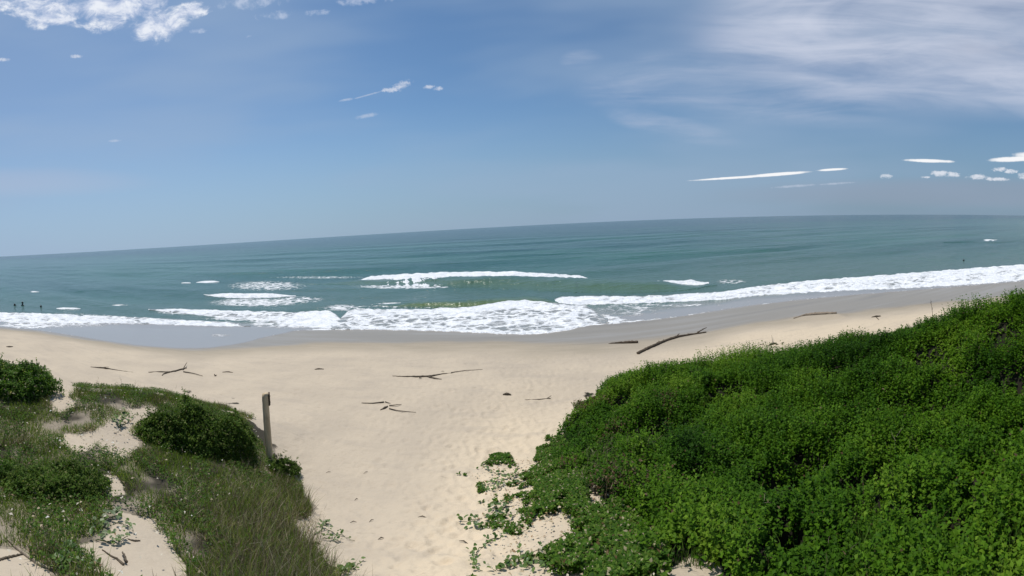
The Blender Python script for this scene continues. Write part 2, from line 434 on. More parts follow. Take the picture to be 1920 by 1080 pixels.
# ------------------------------------------------------------------ materials
M_SAND, t, b = mat_new('sand')
g = t.n('ShaderNodeNewGeometry').outputs['Position']
wet, veg, damp = attr(t, 'wet'), attr(t, 'veg'), attr(t, 'damp')
n1 = t.noise(g, 0.55, 5, 0.6); n2 = t.noise(g, 7.0, 4, 0.6); n3 = t.noise(g, 260.0, 2, 0.7)
n4 = t.noise(t.scale(g, (0.35, 1.5, 1.0)), 1.7, 4, 0.6)
dry = t.mix(t.sm(n1, 0.3, 0.7), (0.430, 0.362, 0.276), (0.495, 0.415, 0.310))
dry = t.mix(t.m('MULTIPLY', attr(t, 'path'), 0.8), dry, (0.645, 0.525, 0.365))
dry = t.mix(t.m('MULTIPLY', t.sm(n2, 0.52, 0.75), 0.30), dry, (0.36, 0.29, 0.21))
dry = t.mix(t.m('MULTIPLY', t.sm(n4, 0.50, 0.70), 0.40), dry, (0.37, 0.315, 0.25))
n6 = t.noise(t.scale(g, (0.8, 2.6, 1.0)), 3.2, 5, 0.7)
dry = t.mix(t.m('MULTIPLY', t.sm(n6, 0.60, 0.74), 0.45), dry, (0.26, 0.215, 0.165))
dry = t.mix(t.m('MULTIPLY', t.sm(n3, 0.55, 0.8), 0.35), dry, (0.30, 0.24, 0.17))
dampc = t.mix(t.sm(n4, 0.35, 0.7), (0.315, 0.268, 0.200), (0.36, 0.305, 0.23))
c = t.mix(damp, dry, dampc)
c = t.mix(wet, c, (0.260, 0.228, 0.182))
n7 = t.noise(t.scale(g, (0.07, 1.0, 1.0)), 1.3, 5, 0.62, 0.3)
c = t.mix(t.m('MULTIPLY', wet, t.m('MULTIPLY', t.sm(n7, 0.48, 0.66), 0.5)), c, (0.33, 0.31, 0.285))
c = t.mix(t.m('MULTIPLY', wet, t.m('MULTIPLY', t.sm(n7, 0.46, 0.30), 0.5)), c, (0.17, 0.155, 0.14))
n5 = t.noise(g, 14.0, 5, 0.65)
c = t.mix(veg, c, t.mix(n5, (0.008, 0.008, 0.004), (0.026, 0.022, 0.012)))  # littered soil under plants, near-black with the shade between leaves painted in
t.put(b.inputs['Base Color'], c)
t.put(b.inputs['Roughness'], t.sm(wet, 0.3, 1.0, 0.95, 0.34))
b.inputs['Specular IOR Level'].default_value = 0.3
hh = t.m('ADD', t.m('MULTIPLY', t.noise(g, 18.0, 4, 0.6), 0.5), t.m('MULTIPLY', t.noise(g, 4.5, 3, 0.6), 1.0))
t.put(b.inputs['Normal'], bump(t, None, t.m('MULTIPLY', hh, t.sm(wet, 0.0, 0.8, 1.0, 0.05)), 0.45, 0.04))

M_SEA, t, b = mat_new('sea_water')
g = t.n('ShaderNodeNewGeometry').outputs['Position']
foam, shal, olive, film = attr(t, 'foam'), attr(t, 'shallow'), attr(t, 'olive'), attr(t, 'film')
nb = t.noise(t.scale(g, (0.35, 1.0, 1)), 0.045, 5, 0.6)
deep = t.mix(t.sm(nb, 0.38, 0.62), (0.024, 0.088, 0.076), (0.038, 0.120, 0.094))
nb2 = t.noise(t.scale(g, (0.012, 0.05, 1)), 0.16, 4, 0.55)
deep = t.mix(t.m('MULTIPLY', t.sm(nb2, 0.45, 0.65), 0.6), deep, (0.020, 0.064, 0.078))
sx2 = t.n('ShaderNodeSeparateXYZ'); t.put(sx2.inputs[0], g)
deep = t.mix(t.m('MULTIPLY', t.sm(t.m('ADD', sx2.outputs[1], t.m('MULTIPLY', nb2, 160.0)), 170.0, 420.0), 0.75), deep, (0.014, 0.046, 0.062))
c = t.mix(shal, deep, (0.075, 0.135, 0.115))
c = t.mix(olive, c, (0.105, 0.150, 0.050))
c = t.mix(film, c, (0.285, 0.275, 0.265))
nf1 = t.noise(t.scale(g, (0.7, 1.0, 1.0)), 1.7, 9, 0.68, 0.9)
nf2 = t.noise(g, 7.5, 6, 0.68, 0.5)
vor = t.n('ShaderNodeTexVoronoi', feature='DISTANCE_TO_EDGE')
dis = t.n('ShaderNodeVectorMath', operation='ADD')
t.put(dis.inputs[0], g)
nzc = t.n('ShaderNodeTexNoise'); nzc.inputs['Scale'].default_value = 1.6; nzc.inputs['Detail'].default_value = 4
t.put(nzc.inputs['Vector'], g)
t.put(dis.inputs[1], t.scale(nzc.outputs[1], (1.2, 1.2, 0)))
t.put(vor.inputs['Vector'], dis.outputs[0]); vor.inputs['Scale'].default_value = 1.15
lace = t.sm(vor.outputs['Distance'], 0.02, 0.22, 1.0, 0.0)
fn = t.m('ADD', t.m('ADD', t.m('MULTIPLY', nf1, 0.6), t.m('MULTIPLY', nf2, 0.3)), t.m('MULTIPLY', lace, 0.22))
# foam = 1 covers all, 0 none, between: broken froth
thr = t.m('SUBTRACT', 0.80, t.m('MULTIPLY', foam, 0.62))
ff = t.sm(t.m('SUBTRACT', fn, thr), -0.07, 0.19)
ff = t.m('MULTIPLY', ff, t.sm(foam, 0.02, 0.12))
fc = t.mix(t.sm(t.m('ADD', t.m('MULTIPLY', nf2, 0.5), t.m('MULTIPLY', nf1, 0.5)), 0.40, 0.60), (0.58, 0.61, 0.64), (0.85, 0.855, 0.85))
c = t.mix(ff, c, fc)
t.put(b.inputs['Base Color'], c)
t.put(b.inputs['Roughness'], t.m('MAXIMUM', t.m('MULTIPLY', ff, 0.85), t.sm(film, 0.0, 1.0, 0.16, 0.2)))
b.inputs['IOR'].default_value = 1.33
sxyz = t.n('ShaderNodeSeparateXYZ'); t.put(sxyz.inputs[0], g)
far = t.sm(sxyz.outputs[1], 25.0, 260.0)
t.put(b.inputs['Specular IOR Level'], t.sm(far, 0.0, 1.0, 0.44, 0.15))
ws = t.scale(g, (0.55, 1.0, 1.0))
hw = t.m('ADD', t.m('MULTIPLY', t.noise(ws, 0.9, 5, 0.62), 0.55), t.m('MULTIPLY', t.noise(ws, 0.22, 3, 0.5), 1.1))
hw = t.m('MULTIPLY', hw, t.sm(film, 0.0, 0.7, 1.0, 0.03))
nrm = bump(t, None, hw, 0.85, 0.75)
hf = t.m('MULTIPLY', ff, t.m('ADD', t.noise(g, 3.5, 6, 0.6), t.m('MULTIPLY', nf1, 0.8)))
t.put(b.inputs['Normal'], bump(t, None, hf, 0.55, 0.25, nrm))

def leaf_mat(name, rough=0.42, trans=0.35, spec=0.35):
    m, t, b = mat_new(name)
    col = attr(t, 'tint', 'Color')
    t.put(b.inputs['Base Color'], col)
    b.inputs['Roughness'].default_value = rough
    b.inputs['Specular IOR Level'].default_value = spec
    tr = t.n('ShaderNodeBsdfTranslucent')
    t.put(tr.inputs[0], t.mul(col, (1.15, 1.25, 0.55)))
    mixn = t.n('ShaderNodeMixShader'); mixn.inputs[0].default_value = trans
    out = m.node_tree.nodes['Material Output']
    m.node_tree.links.new(b.outputs[0], mixn.inputs[1]); m.node_tree.links.new(tr.outputs[0], mixn.inputs[2])
    m.node_tree.links.new(mixn.outputs[0], out.inputs[0])
    return m
M_LEAF = leaf_mat('leaves', 0.52, 0.42, 0.08)
M_GRASS = leaf_mat('grass_blades', 0.6, 0.42, 0.12)
M_DRYG = leaf_mat('dry_stems', 0.8, 0.1, 0.1)

def vine_leaf_mat(name, a, b_):
    m, t, b = mat_new(name)
    inf = t.n('ShaderNodeObjectInfo')
    col = t.mix(inf.outputs['Random'], a, b_)
    t.put(b.inputs['Base Color'], col)
    b.inputs['Roughness'].default_value = 0.45
    tr = t.n('ShaderNodeBsdfTranslucent'); t.put(tr.inputs[0], t.mul(col, (1.1, 1.2, 0.5)))
    mx_ = t.n('ShaderNodeMixShader'); mx_.inputs[0].default_value = 0.3
    out = m.node_tree.nodes['Material Output']
    m.node_tree.links.new(b.outputs[0], mx_.inputs[1]); m.node_tree.links.new(tr.outputs[0], mx_.inputs[2]); m.node_tree.links.new(mx_.outputs[0], out.inputs[0])
    return m
M_VINE = vine_leaf_mat('vine_leaf', (0.050, 0.110, 0.018), (0.135, 0.205, 0.040))
M_VINE_PALE = vine_leaf_mat('pale_vine_leaf', (0.10, 0.15, 0.06), (0.22, 0.26, 0.14))

def wood_mat(name, c1, c2, sc=(22, 22, 2.5), rough=0.85):
    m, t, b = mat_new(name)
    oc = t.n('ShaderNodeTexCoord').outputs['Object']
    n1 = t.noise(t.scale(oc, sc), 1.0, 6, 0.65, 0.3); n2 = t.noise(oc, 3.0, 4, 0.6)
    c = t.mix(t.sm(n1, 0.3, 0.7), c1, c2)
    c = t.mix(t.m('MULTIPLY', t.sm(n2, 0.45, 0.7), 0.5), c, tuple(x * 0.45 for x in c1))
    t.put(b.inputs['Base Color'], c); b.inputs['Roughness'].default_value = rough
    b.inputs['Specular IOR Level'].default_value = 0.2
    bump(t, b, n1, 0.7, 0.012)
    return m
M_POST = wood_mat('weathered_post_wood', (0.50, 0.385, 0.24), (0.70, 0.56, 0.37))
M_POSTTOP = wood_mat('dark_post_wood', (0.06, 0.042, 0.028), (0.12, 0.085, 0.055))
M_DRIFT = wood_mat('driftwood', (0.05, 0.036, 0.024), (0.145, 0.11, 0.075), (4, 30, 30))
M_TWIG = wood_mat('dark_twig', (0.06, 0.048, 0.035), (0.15, 0.12, 0.085), (8, 30, 30))
M_PALE = wood_mat('bleached_twig', (0.22, 0.18, 0.13), (0.44, 0.37, 0.28), (8, 30, 30))
def plain(name, c, rough=0.6):
    m, t, b = mat_new(name)
    n = t.noise(t.n('ShaderNodeTexCoord').outputs['Object'], 6.0, 4, 0.6)
    t.put(b.inputs['Base Color'], t.mix(n, tuple(x * 0.75 for x in c), tuple(min(1, x * 1.2) for x in c)))
    b.inputs['Roughness'].default_value = rough
    return m
M_SUIT = plain('black_wetsuit', (0.012, 0.013, 0.016), 0.45)
M_SKIN = plain('tanned_skin', (0.20, 0.11, 0.07), 0.5)
M_HAIR = plain('dark_hair', (0.012, 0.010, 0.009), 0.4)
M_STEM = plain('vine_stem', (0.10, 0.115, 0.045), 0.7)
M_BARK = plain('shrub_bark', (0.075, 0.058, 0.04), 0.85)

# ------------------------------------------------------------------ ground sheet
azs = np.concatenate([np.linspace(-math.pi, -1.36, 42)[:-1], np.linspace(-1.36, 1.36, 840), np.linspace(1.36, math.pi, 42)[1:]])
rs = [0.4, 0.8, 1.2, 1.6]
r_ = 1.9
while r_ < 42:
    rs.append(r_)
    r_ += max(0.022, min(0.0021 * (r_ * r_) / 4.2 + 0.010, 0.25))
rs += [46, 54, 66, 90, 140, 260, 600, 1500, 4000, 12000, 30000]
rs = np.array(rs)
AZ, RR = np.meshgrid(azs, rs, indexing='ij')
GXm, GYm = RR * np.sin(AZ), RR * np.cos(AZ)
GZ = zt(GXm, GYm)
PX, PY = proj(GXm, GYm, GZ)
wj = (fbm(GXm / 3.0, GYm / 3.0, 3) - .5)
dW = Wline(AZ) - RR
wetv = 1 - sstep(dW + wj * 1.6, -0.9, 0.9)
dampv = 1 - sstep(dW + wj * 3.0, 0.6, 4.2)
litter_shadev = np.zeros_like(GZ)
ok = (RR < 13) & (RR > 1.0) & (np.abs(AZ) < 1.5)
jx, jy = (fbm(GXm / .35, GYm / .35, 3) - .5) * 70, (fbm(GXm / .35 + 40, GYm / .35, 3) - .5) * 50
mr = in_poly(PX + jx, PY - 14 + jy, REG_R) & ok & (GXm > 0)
litter_shadev[mr] = 1.0
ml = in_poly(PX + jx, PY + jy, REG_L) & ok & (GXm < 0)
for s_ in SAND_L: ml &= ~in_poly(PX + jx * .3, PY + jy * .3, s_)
litter_shadev[ml] = 0.45 + 0.5 * sstep(fbm(GXm / .5, GYm / .5, 3), .42, .62)[ml]
pathv = np.exp(-((GXm + 0.55 - 0.10 * (GYm - 4)) / (0.9 + 0.10 * np.maximum(GYm - 4, 0))) ** 2) * (1 - sstep(RR, 6, 13))
pathv = np.maximum(pathv, 0.7 * sstep(GXm, 2, 8) * sstep(Wline(AZ) - RR, 1.5, 5) * (RR < 30))
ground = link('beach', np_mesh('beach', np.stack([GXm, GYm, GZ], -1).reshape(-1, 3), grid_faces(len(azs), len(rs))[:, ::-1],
              {'wet': wetv.ravel(), 'damp': dampv.ravel(), 'veg': litter_shadev.ravel(), 'path': pathv.ravel()}), M_SAND)
prop(ground, 'pale sand beach with dunes and a trodden path down to the sea', kind='structure')

# ------------------------------------------------------------------ sea
SPX = np.array([(-90, 607), (0, 613), (60, 618), (130, 628), (200, 640), (270, 649), (340, 654), (400, 652), (450, 644), (500, 632), (560, 619), (700, 617), (850, 620), (940, 626), (1000, 627), (1060, 620),
                (1110, 609), (1150, 607), (1200, 602), (1260, 596), (1330, 585), (1400, 574), (1500, 562), (1600, 553), (1700, 545), (1800, 537), (1920, 527), (2000, 521)], float)
def zsea(r, az):
    return np.maximum(0.0, beach_z(r, az) + 0.012)
def ray_r(px, py, lift=0.0):
    """distance at which the ray through a photo pixel meets the water (riding up the beach in the wash)"""
    a, s = unp(px, py); a = np.atleast_1d(a); s = np.atleast_1d(s)
    r = (HE - lift) / -s
    for _ in range(14): r = 0.5 * r + 0.5 * (HE - zsea(r, a) - lift) / -s
    return a, r
_a, _r = ray_r(np.arange(-90, 2001, 6.0), np.interp(np.arange(-90, 2001, 6.0), SPX[:, 0], SPX[:, 1]))
SA, SR = _a, np.convolve(np.pad(_r, 2, 'edge'), np.ones(5) / 5, 'valid')
azs = np.concatenate([np.linspace(-1.565, -1.26, 26)[:-1], np.linspace(-1.26, 1.26, 760), np.linspace(1.26, 1.565, 26)[1:]])
def Sline(az):
    r = np.interp(az, SA, SR)
    c = np.maximum(np.cos(az), 1e-4)
    r = np.where(az < SA[0], SR[0] * math.cos(SA[0]) / c, r)
    return np.where(az > SA[-1], SR[-1] * math.cos(SA[-1]) / c, r)
S_ = Sline(azs)
S_ = S_ + (fbm(azs * 60, azs * 0 + 3, 3) - .5) * 0.25
inv0, inv1 = 1.0 / S_, 1.0 / 30000.0
tt = np.concatenate([np.linspace(0, 0.985, 330), [0.9885, 0.992, 0.995, 0.9975, 1.0]])
RR = 1.0 / (inv0[:, None] * (1 - tt) + inv1 * tt)
AZ = np.repeat(azs[:, None], len(tt), 1)
X, Y = RR * np.sin(AZ), RR * np.cos(AZ)
dr = np.gradient(RR, axis=1)
off = RR - S_[:, None]
def zsurf(r, az):
    x, y = r * np.sin(az), r * np.cos(az)
    o_ = r - Sline(az)
    dr = r * r * 0.003 / 21.0
    wq_ = (fbm(x / 55, y / 55, 3) - .5)
    sw = 0
    for lam, amp, ph, tilt in ((19.0, 0.17, 0.4, 0.05), (11.0, 0.09, 2.1, -0.09), (6.3, 0.05, 1.0, 0.16), (37.0, 0.16, 3.0, 0.02)):
        q = (y + tilt * x) / lam * 2 * math.pi + ph + wq_ * 9
        sw = sw + amp * (1 - sstep(dr, lam / 5, lam / 2.5)) * (np.sin(q) + 0.25 * np.cos(2 * q)) * (0.5 + fbm(x / (lam * 2.2) + lam, y / lam, 2))
    z = zsea(r, az) + sw * sstep(o_, 6, 26) * 0.8
    return z + (fbm(x / 1.7, y / 1.1, 3) - .5) * 0.07 * sstep(o_, 4, 10) * (1 - sstep(dr, .3, .9))
wq = (fbm(X / 55, Y / 55, 3) - .5)
Z = zsurf(RR, AZ)
Z[:, 0] -= 0.02
shv = (1 - sstep(off + wq * 16, 4, 40)) * 0.9
filmv = 1 - sstep(off + (fbm(X / 2.5, Y / 2.5, 3) - .5) * 3, 1.0, 5.0)
# left and right: a broad film of water over flat sand before the surf
Pxv, Pyv = proj(X, Y, Z)
bot = np.interp(Pxv, [0, 200, 300, 430, 600, 1000, 1130, 1200, 1920], [606, 605, 604, 612, 612, 600, 600, 590, 527])
filmv = np.clip(np.maximum(filmv, sstep(Pyv, bot - 10, bot + 2)), 0, 1)
foamv = np.zeros_like(X)
def fpatch(cx_, cy_, rx_, ry_, val):
    d = ((Pxv - cx_) / rx_) ** 2 + ((Pyv - cy_) / ry_) ** 2
    np.maximum(foamv, val * (1 - sstep(d, 0.0, 1.0)), out=foamv)
for p_ in ((500, 536, 95, 12, .50), (480, 567, 110, 10, .62), (560, 562, 60, 9, .5), (760, 537, 120, 6, .62), (600, 520, 120, 3.0, .42), (650, 577, 60, 8, .5), (740, 572, 60, 6, .7), (830, 574, 70, 5, .72),
           (1370, 528, 40, 6, .4), (130, 600, 150, 16, .55), (60, 610, 90, 8, .6), (340, 586, 60, 5, .5), (1180, 580, 90, 18, .35), (1260, 572, 120, 4, .4), (410, 629, 30, 3, .30),
           (1120, 600, 80, 14, .62), (560, 606, 140, 12, .6), (900, 600, 220, 22, .70), (1860, 512, 70, 8, .5), (1690, 532, 160, 7, .45), (450, 598, 90, 5, .5), (225, 572, 20, 2.0, .7), (64, 547, 12, 1.8, .75)):
    fpatch(*p_)
# a thin lace line where the wash ends
foamv = np.maximum(foamv, (1 - sstep(np.abs(off - 0.12), 0.05, 0.35)) * np.interp(Pxv, [-50, 0, 300, 420, 540, 600, 1000, 1150, 1250, 1400], [.4, .30, .0, .0, .2, .9, .95, .6, .3, .25]))
sea = link('sea', np_mesh('sea', np.stack([X, Y, Z], -1).reshape(-1, 3), grid_faces(len(azs), len(tt))[:, ::-1],
           {'foam': foamv.ravel(), 'shallow': shv.ravel(), 'olive': np.zeros(X.size), 'film': filmv.ravel()}), M_SEA)
prop(sea, 'green-blue sea with low swell reaching to a tilted horizon', kind='structure')

def wave(name, cols, h, nrow=16, foam=1.0, olive=0.0, lump=0.35, push=0.0, flat=False, back=2.2, fprof=None, step=1.6, seed=0.0, shallow=0.3, label=None, steep=.34, tap=45, fvar=.35):
    """one wave or sheet of froth: cols = (photo x, upper edge, lower edge) along the crest"""
    cols = np.array(cols, float)
    px = np.arange(cols[0, 0], cols[-1, 0] + .1, step)
    top = np.interp(px, cols[:, 0], cols[:, 1]); bot_ = np.interp(px, cols[:, 0], cols[:, 2])
    k = np.ones(7) / 7
    sm_ = lambda q: np.convolve(np.pad(q, 3, 'edge'), k, 'valid')
    top, bot_ = sm_(top), sm_(bot_)
    jag = (fbm(px / 9 + seed, px * 0 + seed, 4, .6) - .5)
    jag2 = (fbm(px / 7 + seed + 40, px * 0 + seed, 4, .6) - .5)
    wdt = np.maximum(bot_ - top, .2)
    top = top + jag * np.minimum(wdt * .30, 3.5); bot_ = bot_ + jag2 * np.minimum(wdt * .30, 4)
    tp = sstep(np.minimum(px - px[0], px[-1] - px), -2, min(tap, (px[-1] - px[0]) * .3))
    top = bot_ - (bot_ - top) * (.12 + .88 * tp)
    bot_ = np.maximum(bot_, top + .25)
    a, rb = ray_r(px, bot_)
    for _ in range(12): rb = .6 * rb + .4 * (HE - zsurf(rb, a)) / unp(px, bot_)[1] * -1
    z0 = zsurf(rb, a)
    st = -unp(px, top)[1]; sb = -unp(px, bot_)[1]
    he = np.minimum(h * (.6 if flat else 1), (.22 if flat else steep) * (sb - st) * rb) * tp
    V_, A_ = [], []
    for i in range(nrow):
        q = i / (nrow - 1)
        sl = sb + (st - sb) * q
        f_ = q * q * (3 - 2 * q)
        r = (HE - z0 - he * f_) / sl
        for _ in range(10): r = .6 * r + .4 * (HE - zsurf(r, a) - he * f_ - .03) / sl
        z = zsurf(r, a) + he * f_ + .03
        x, y = r * np.sin(a), r * np.cos(a)
        ln = (fbm(x / .8 + seed, y / .8, 4, .6) - .5)
        if not flat: z = z + ln * lump * he * math.sin(math.pi * min(q, .97)) * 1.2
        else: z = z + (ln * .05 + (fbm(x / .5 + seed, y / .3, 3) - .5) * .03) * lump * math.sin(math.pi * q)
        r = r - push
        V_.append(np.stack([r * np.sin(a), r * np.cos(a), z if i else z - .12], -1))
        e = tp
        fo = (foam if fprof is None else np.interp(q, *fprof)) * ((.25 + .75 * e) if flat or foam < .3 else (.85 + .15 * e))
        if foam > .3: fo = fo + (fbm(x / 2.6 + seed, y / 1.1, 3) - .5) * fvar
        A_.append(np.stack([fo + 0 * px, np.full_like(px, .95 if flat else shallow), olive * math.sin(math.pi * min(1, .15 + q * .8)) * np.clip(e, 0, 1), 0 * px + (.75 if flat else 0)], -1))
    rc = r; zc_ = z
    for q in (0.12, 0.3, 0.6, 1.0):
        r = rc + back * q; f2 = q * q * (3 - 2 * q); zz = zc_ * (1 - f2) + (zsurf(r, a) - .12) * f2
        V_.append(np.stack([r * np.sin(a), r * np.cos(a), zz], -1))
        last = A_[-1].copy(); last[:, 0] *= 0.75; last[:, 2] *= .6
        A_.append(last)
    V_ = np.stack(V_, 1); A_ = np.stack(A_, 1)
    n_, m_ = V_.shape[:2]
    A_ = A_.reshape(-1, 4)
    o = link(name, np_mesh(name, V_.reshape(-1, 3), grid_faces(n_, m_)[:, ::-1], {'foam': A_[:, 0], 'shallow': A_[:, 1], 'olive': A_[:, 2], 'film': A_[:, 3]}), M_SEA)
    return prop(o, label, kind='structure')
wave('wave', [(560, 531, 532), (660, 526, 534), (800, 519, 536), (960, 517, 543), (1100, 521, 550), (1200, 525, 550), (1280, 527, 545), (1345, 528, 534)], .5, foam=0.0, olive=.38, lump=.1, shallow=.55, seed=2, steep=.33, tap=120, label='unbroken green swell under the outer breaker')
wave('wave', [(700, 570, 572), (780, 566, 576), (860, 564, 578), (940, 558, 578), (1010, 556, 576), (1060, 555, 572), (1085, 559, 566)], .5, foam=0.08, olive=1.0, lump=.12, shallow=.5, seed=5, steep=.36, tap=90, label='olive translucent wave about to break')
wave('wave', [(1770, 453, 454), (1830, 450, 455), (1912, 449.5, 455), (1960, 450, 454)], .5, foam=0.0, lump=.1, shallow=0, seed=12, back=5, steep=.25, tap=50, label='small far swell near the right edge')
BR = 'breaking_wave'
wave(BR, [(655, 521, 527), (690, 518, 532), (740, 514, 535), (800, 511, 536), (870, 509, 532), (960, 508, 531), (1040, 513, 531), (1085, 516, 530), (1130, 520, 527)], .55, push=.35, lump=.5, seed=1, foam=1.05, label='long white breaker offshore in the centre')
wave(BR, [(1195, 526, 528), (1230, 525.5, 533), (1280, 525, 534), (1320, 522, 532), (1330, 524, 529)], .45, push=.4, lump=.5, seed=3, label='short white breaker right of the centre')
wave(BR, [(382, 550.5, 552), (405, 549, 557), (440, 550, 559), (500, 550.5, 558.5), (556, 552, 555)], .4, lump=.5, seed=4, label='white breaker left of the centre')
wave(BR, [(340, 529.8, 530.8), (358, 529.2, 530.8)], .3, lump=.5, seed=6, label='tiny whitecap at the left')
wave(BR, [(368, 528, 529.6), (385, 526.6, 530.2), (412, 526, 528.6)], .35, lump=.5, seed=7, label='small pale whitecap at the left')
wave(BR, [(106, 577.2, 578.4), (115, 576.8, 580.8), (124, 577.6, 578.8), (134, 577.4, 579.8), (152, 577.6, 579.2)], .25, lump=.6, seed=8, label='little whitecap near the left edge')
wave(BR, [(1828, 449.5, 452), (1850, 448.5, 454), (1880, 450, 452.5), (1912, 449, 452.5)], .45, lump=.5, push=.6, seed=10, label='far white crest near the right edge')
wave(BR, [(-60, 581, 602), (0, 586, 604), (80, 588, 606), (150, 592, 606), (220, 594, 606), (300, 599, 608), (360, 603, 610), (430, 606, 612), (470, 607, 611)], .22, foam=.76, fvar=.7, flat=True, lump=.8, seed=13, nrow=26, label='white wash at the left edge')
wave(BR, [(278, 579, 580.5), (330, 580, 586), (400, 582, 594), (500, 585, 602), (560, 586, 612), (610, 583, 616), (660, 581, 617)], .3, foam=.80, fvar=.7, flat=True, lump=1.2, seed=14, nrow=34, label='inner line of white surf left of the centre')
wave(BR, [(620, 582, 617), (700, 580, 617), (800, 581, 619), (880, 577, 622), (930, 569, 625), (970, 561, 626), (1005, 565, 626), (1060, 571, 619), (1100, 573, 609), (1140, 576, 604)], .34, flat=True, lump=1.8, seed=15, nrow=46,
     fprof=([0, .04, .12, .45, .75, .9, 1], [1.1, .93, .62, .58, .70, .93, .70]), fvar=.6, label='churned white surf rushing up the sand in the centre')
wave(BR, [(930, 572, 574), (960, 563, 578), (985, 561, 580), (1010, 566, 578), (1040, 570, 578), (1070, 570, 576)], .55, lump=1.0, seed=16, push=.3, foam=.95, label='splashing crest where the olive wave breaks')
wave(BR, [(1010, 566, 572), (1060, 558, 573), (1100, 556, 571), (1200, 557, 568), (1300, 552, 564), (1350, 549, 562), (1400, 541, 556), (1440, 536, 552), (1500, 528, 549), (1560, 523, 546), (1620, 519, 543),
          (1700, 513, 540), (1800, 505, 534), (1860, 500, 531), (1920, 496, 525), (2000, 488, 518)], .34, foam=.96, flat=True, lump=1.4, seed=17, nrow=34,
     fprof=([0, .06, .3, .6, .8, 1], [1.0, .96, .72, .72, .95, .80]), fvar=.7, label='long band of white surf running to the right edge')
# ------------------------------------------------------------------ vegetation
def frame_from(d):
    """unit vectors d (n,3) -> two perpendiculars"""
    up = np.where(np.abs(d[:, 2:3]) < 0.95, np.array([[0, 0, 1.0]]), np.array([[1.0, 0, 0]]))
    s = np.cross(d, up); s /= np.linalg.norm(s, axis=1, keepdims=True)
    return s, np.cross(s, d)
def unit(v): return v / (np.linalg.norm(v, axis=-1, keepdims=True) + 1e-9)
def leaf_arrays(P, D, ln, wd, tint, r_, fold=0.35, droop=0.25):
    """folded pointed-oval leaves (4 triangles): base P, direction D, length, width, colour"""
    n = len(P)
    S_, N_ = frame_from(D)
    rot = r_.uniform(-.6, .6, n)[:, None]
    S2 = S_ * np.cos(rot) + N_ * np.sin(rot); N2 = np.cross(S2, D)
    N2 *= np.where(N2[:, 2:3] < 0, -1, 1)
    ln = ln[:, None]; wd = wd[:, None]
    tip = P + D * ln - N2 * ln * droop
    mid = P + D * ln * .5 + N2 * ln * .03
    l1 = P + D * ln * .45 + S2 * wd * .5 + N2 * wd * fold * .5
    r1 = P + D * ln * .45 - S2 * wd * .5 + N2 * wd * fold * .5
    V_ = np.stack([P, l1, tip, r1, mid], 1).reshape(-1, 3)
    b_ = np.arange(n)[:, None] * 5
    Fc = np.concatenate([b_ + np.array([[0, 4, 1]]), b_ + np.array([[1, 4, 2]]), b_ + np.array([[0, 3, 4]]), b_ + np.array([[3, 2, 4]])], 0)
    return V_, Fc, np.repeat(tint, 5, 0)
def blade_arrays(P, D, ln, wd, tint, bend, r_):
    """grass blades: tapered, bent, 3 triangles"""
    n = len(P)
    th = r_.uniform(0, 2 * math.pi, n)
    S_ = np.stack([np.cos(th), np.sin(th), np.zeros(n)], 1)
    B_ = np.stack([-np.sin(th), np.cos(th), np.zeros(n)], 1) * bend[:, None]
    ln = ln[:, None]; wd = wd[:, None]
    m = P + D * ln * .55 + B_ * ln * .25
    tp = P + D * ln * .92 + B_ * ln
    V_ = np.stack([P - S_ * wd * .5, P + S_ * wd * .5, m - S_ * wd * .38, m + S_ * wd * .38, tp], 1).reshape(-1, 3)
    b_ = np.arange(n)[:, None] * 5
    Fc = np.concatenate([b_ + np.array([[0, 1, 3]]), b_ + np.array([[0, 3, 2]]), b_ + np.array([[2, 3, 4]])], 0)
    return V_, Fc, np.repeat(tint, 5, 0)
def merge(parts):
    vs, fs, ts = [], [], []; o = 0
    for v, f, c in parts:
        vs.append(v); fs.append(f + o); ts.append(c); o += len(v)
    return np.concatenate(vs), np.concatenate(fs), np.concatenate(ts)
def foliage(name, parts, mat, parent=None):
    v, f, c = merge(parts)
    return link(name, np_mesh(name, v, f, {'tint': c}), mat, parent, smooth=False)
def pick(r_, n, cols, p):
    cols = np.array(cols); i = r_.choice(len(cols), n, p=p)
    return cols[i]
def lean(r_, n, amt):
    d = np.stack([r_.normal(0, amt, n), r_.normal(0, amt, n), np.ones(n)], 1)
    return unit(d)
def scatter(n, x0, x1, y0, y1, r_, test):
    x = r_.uniform(x0, x1, n); y = r_.uniform(y0, y1, n)
    z = zt(x, y)
    px, py = proj(x, y, z)
    k = test(x, y, z, px, py)
    return x[k], y[k], z[k], px[k], py[k]

# ---- the dense scrub on the right dune
rv = np.random.default_rng(21)
def canopy(x, y):
    m = fbm(x / 1.3 + 3, y / 1.3, 3)
    c = fbm(x / .42 + 31, y / .42 + 7, 3)
    pit = sstep(fbm(x / .55 + 71, y / .75 + 11, 2), .60, .72)
    qx, qy = proj(x, y, zt(x, y, False) + .15)
    big = np.zeros_like(pit)
    for a_, b_, c_, d_ in PITS: big = np.maximum(big, 2.2 * np.clip(1 - np.hypot((qx - a_) / (1.15 * c_), (qy - b_) / (1.15 * d_)), 0, .455))
    h = .07 + .62 * np.clip(m - .20, 0, 1) + .34 * (c - .35) + .22 * (fbm(x / .2 + 11, y / .2 + 77, 2) - .5) * 1.3
    big = np.clip(big * (.6 + .9 * fbm(x / .16, y / .16, 2)), 0, 1)
    return np.maximum(h * (1 - .7 * pit) * (1 - .65 * big), 0.03), np.maximum(.3 * pit, .45 * big)
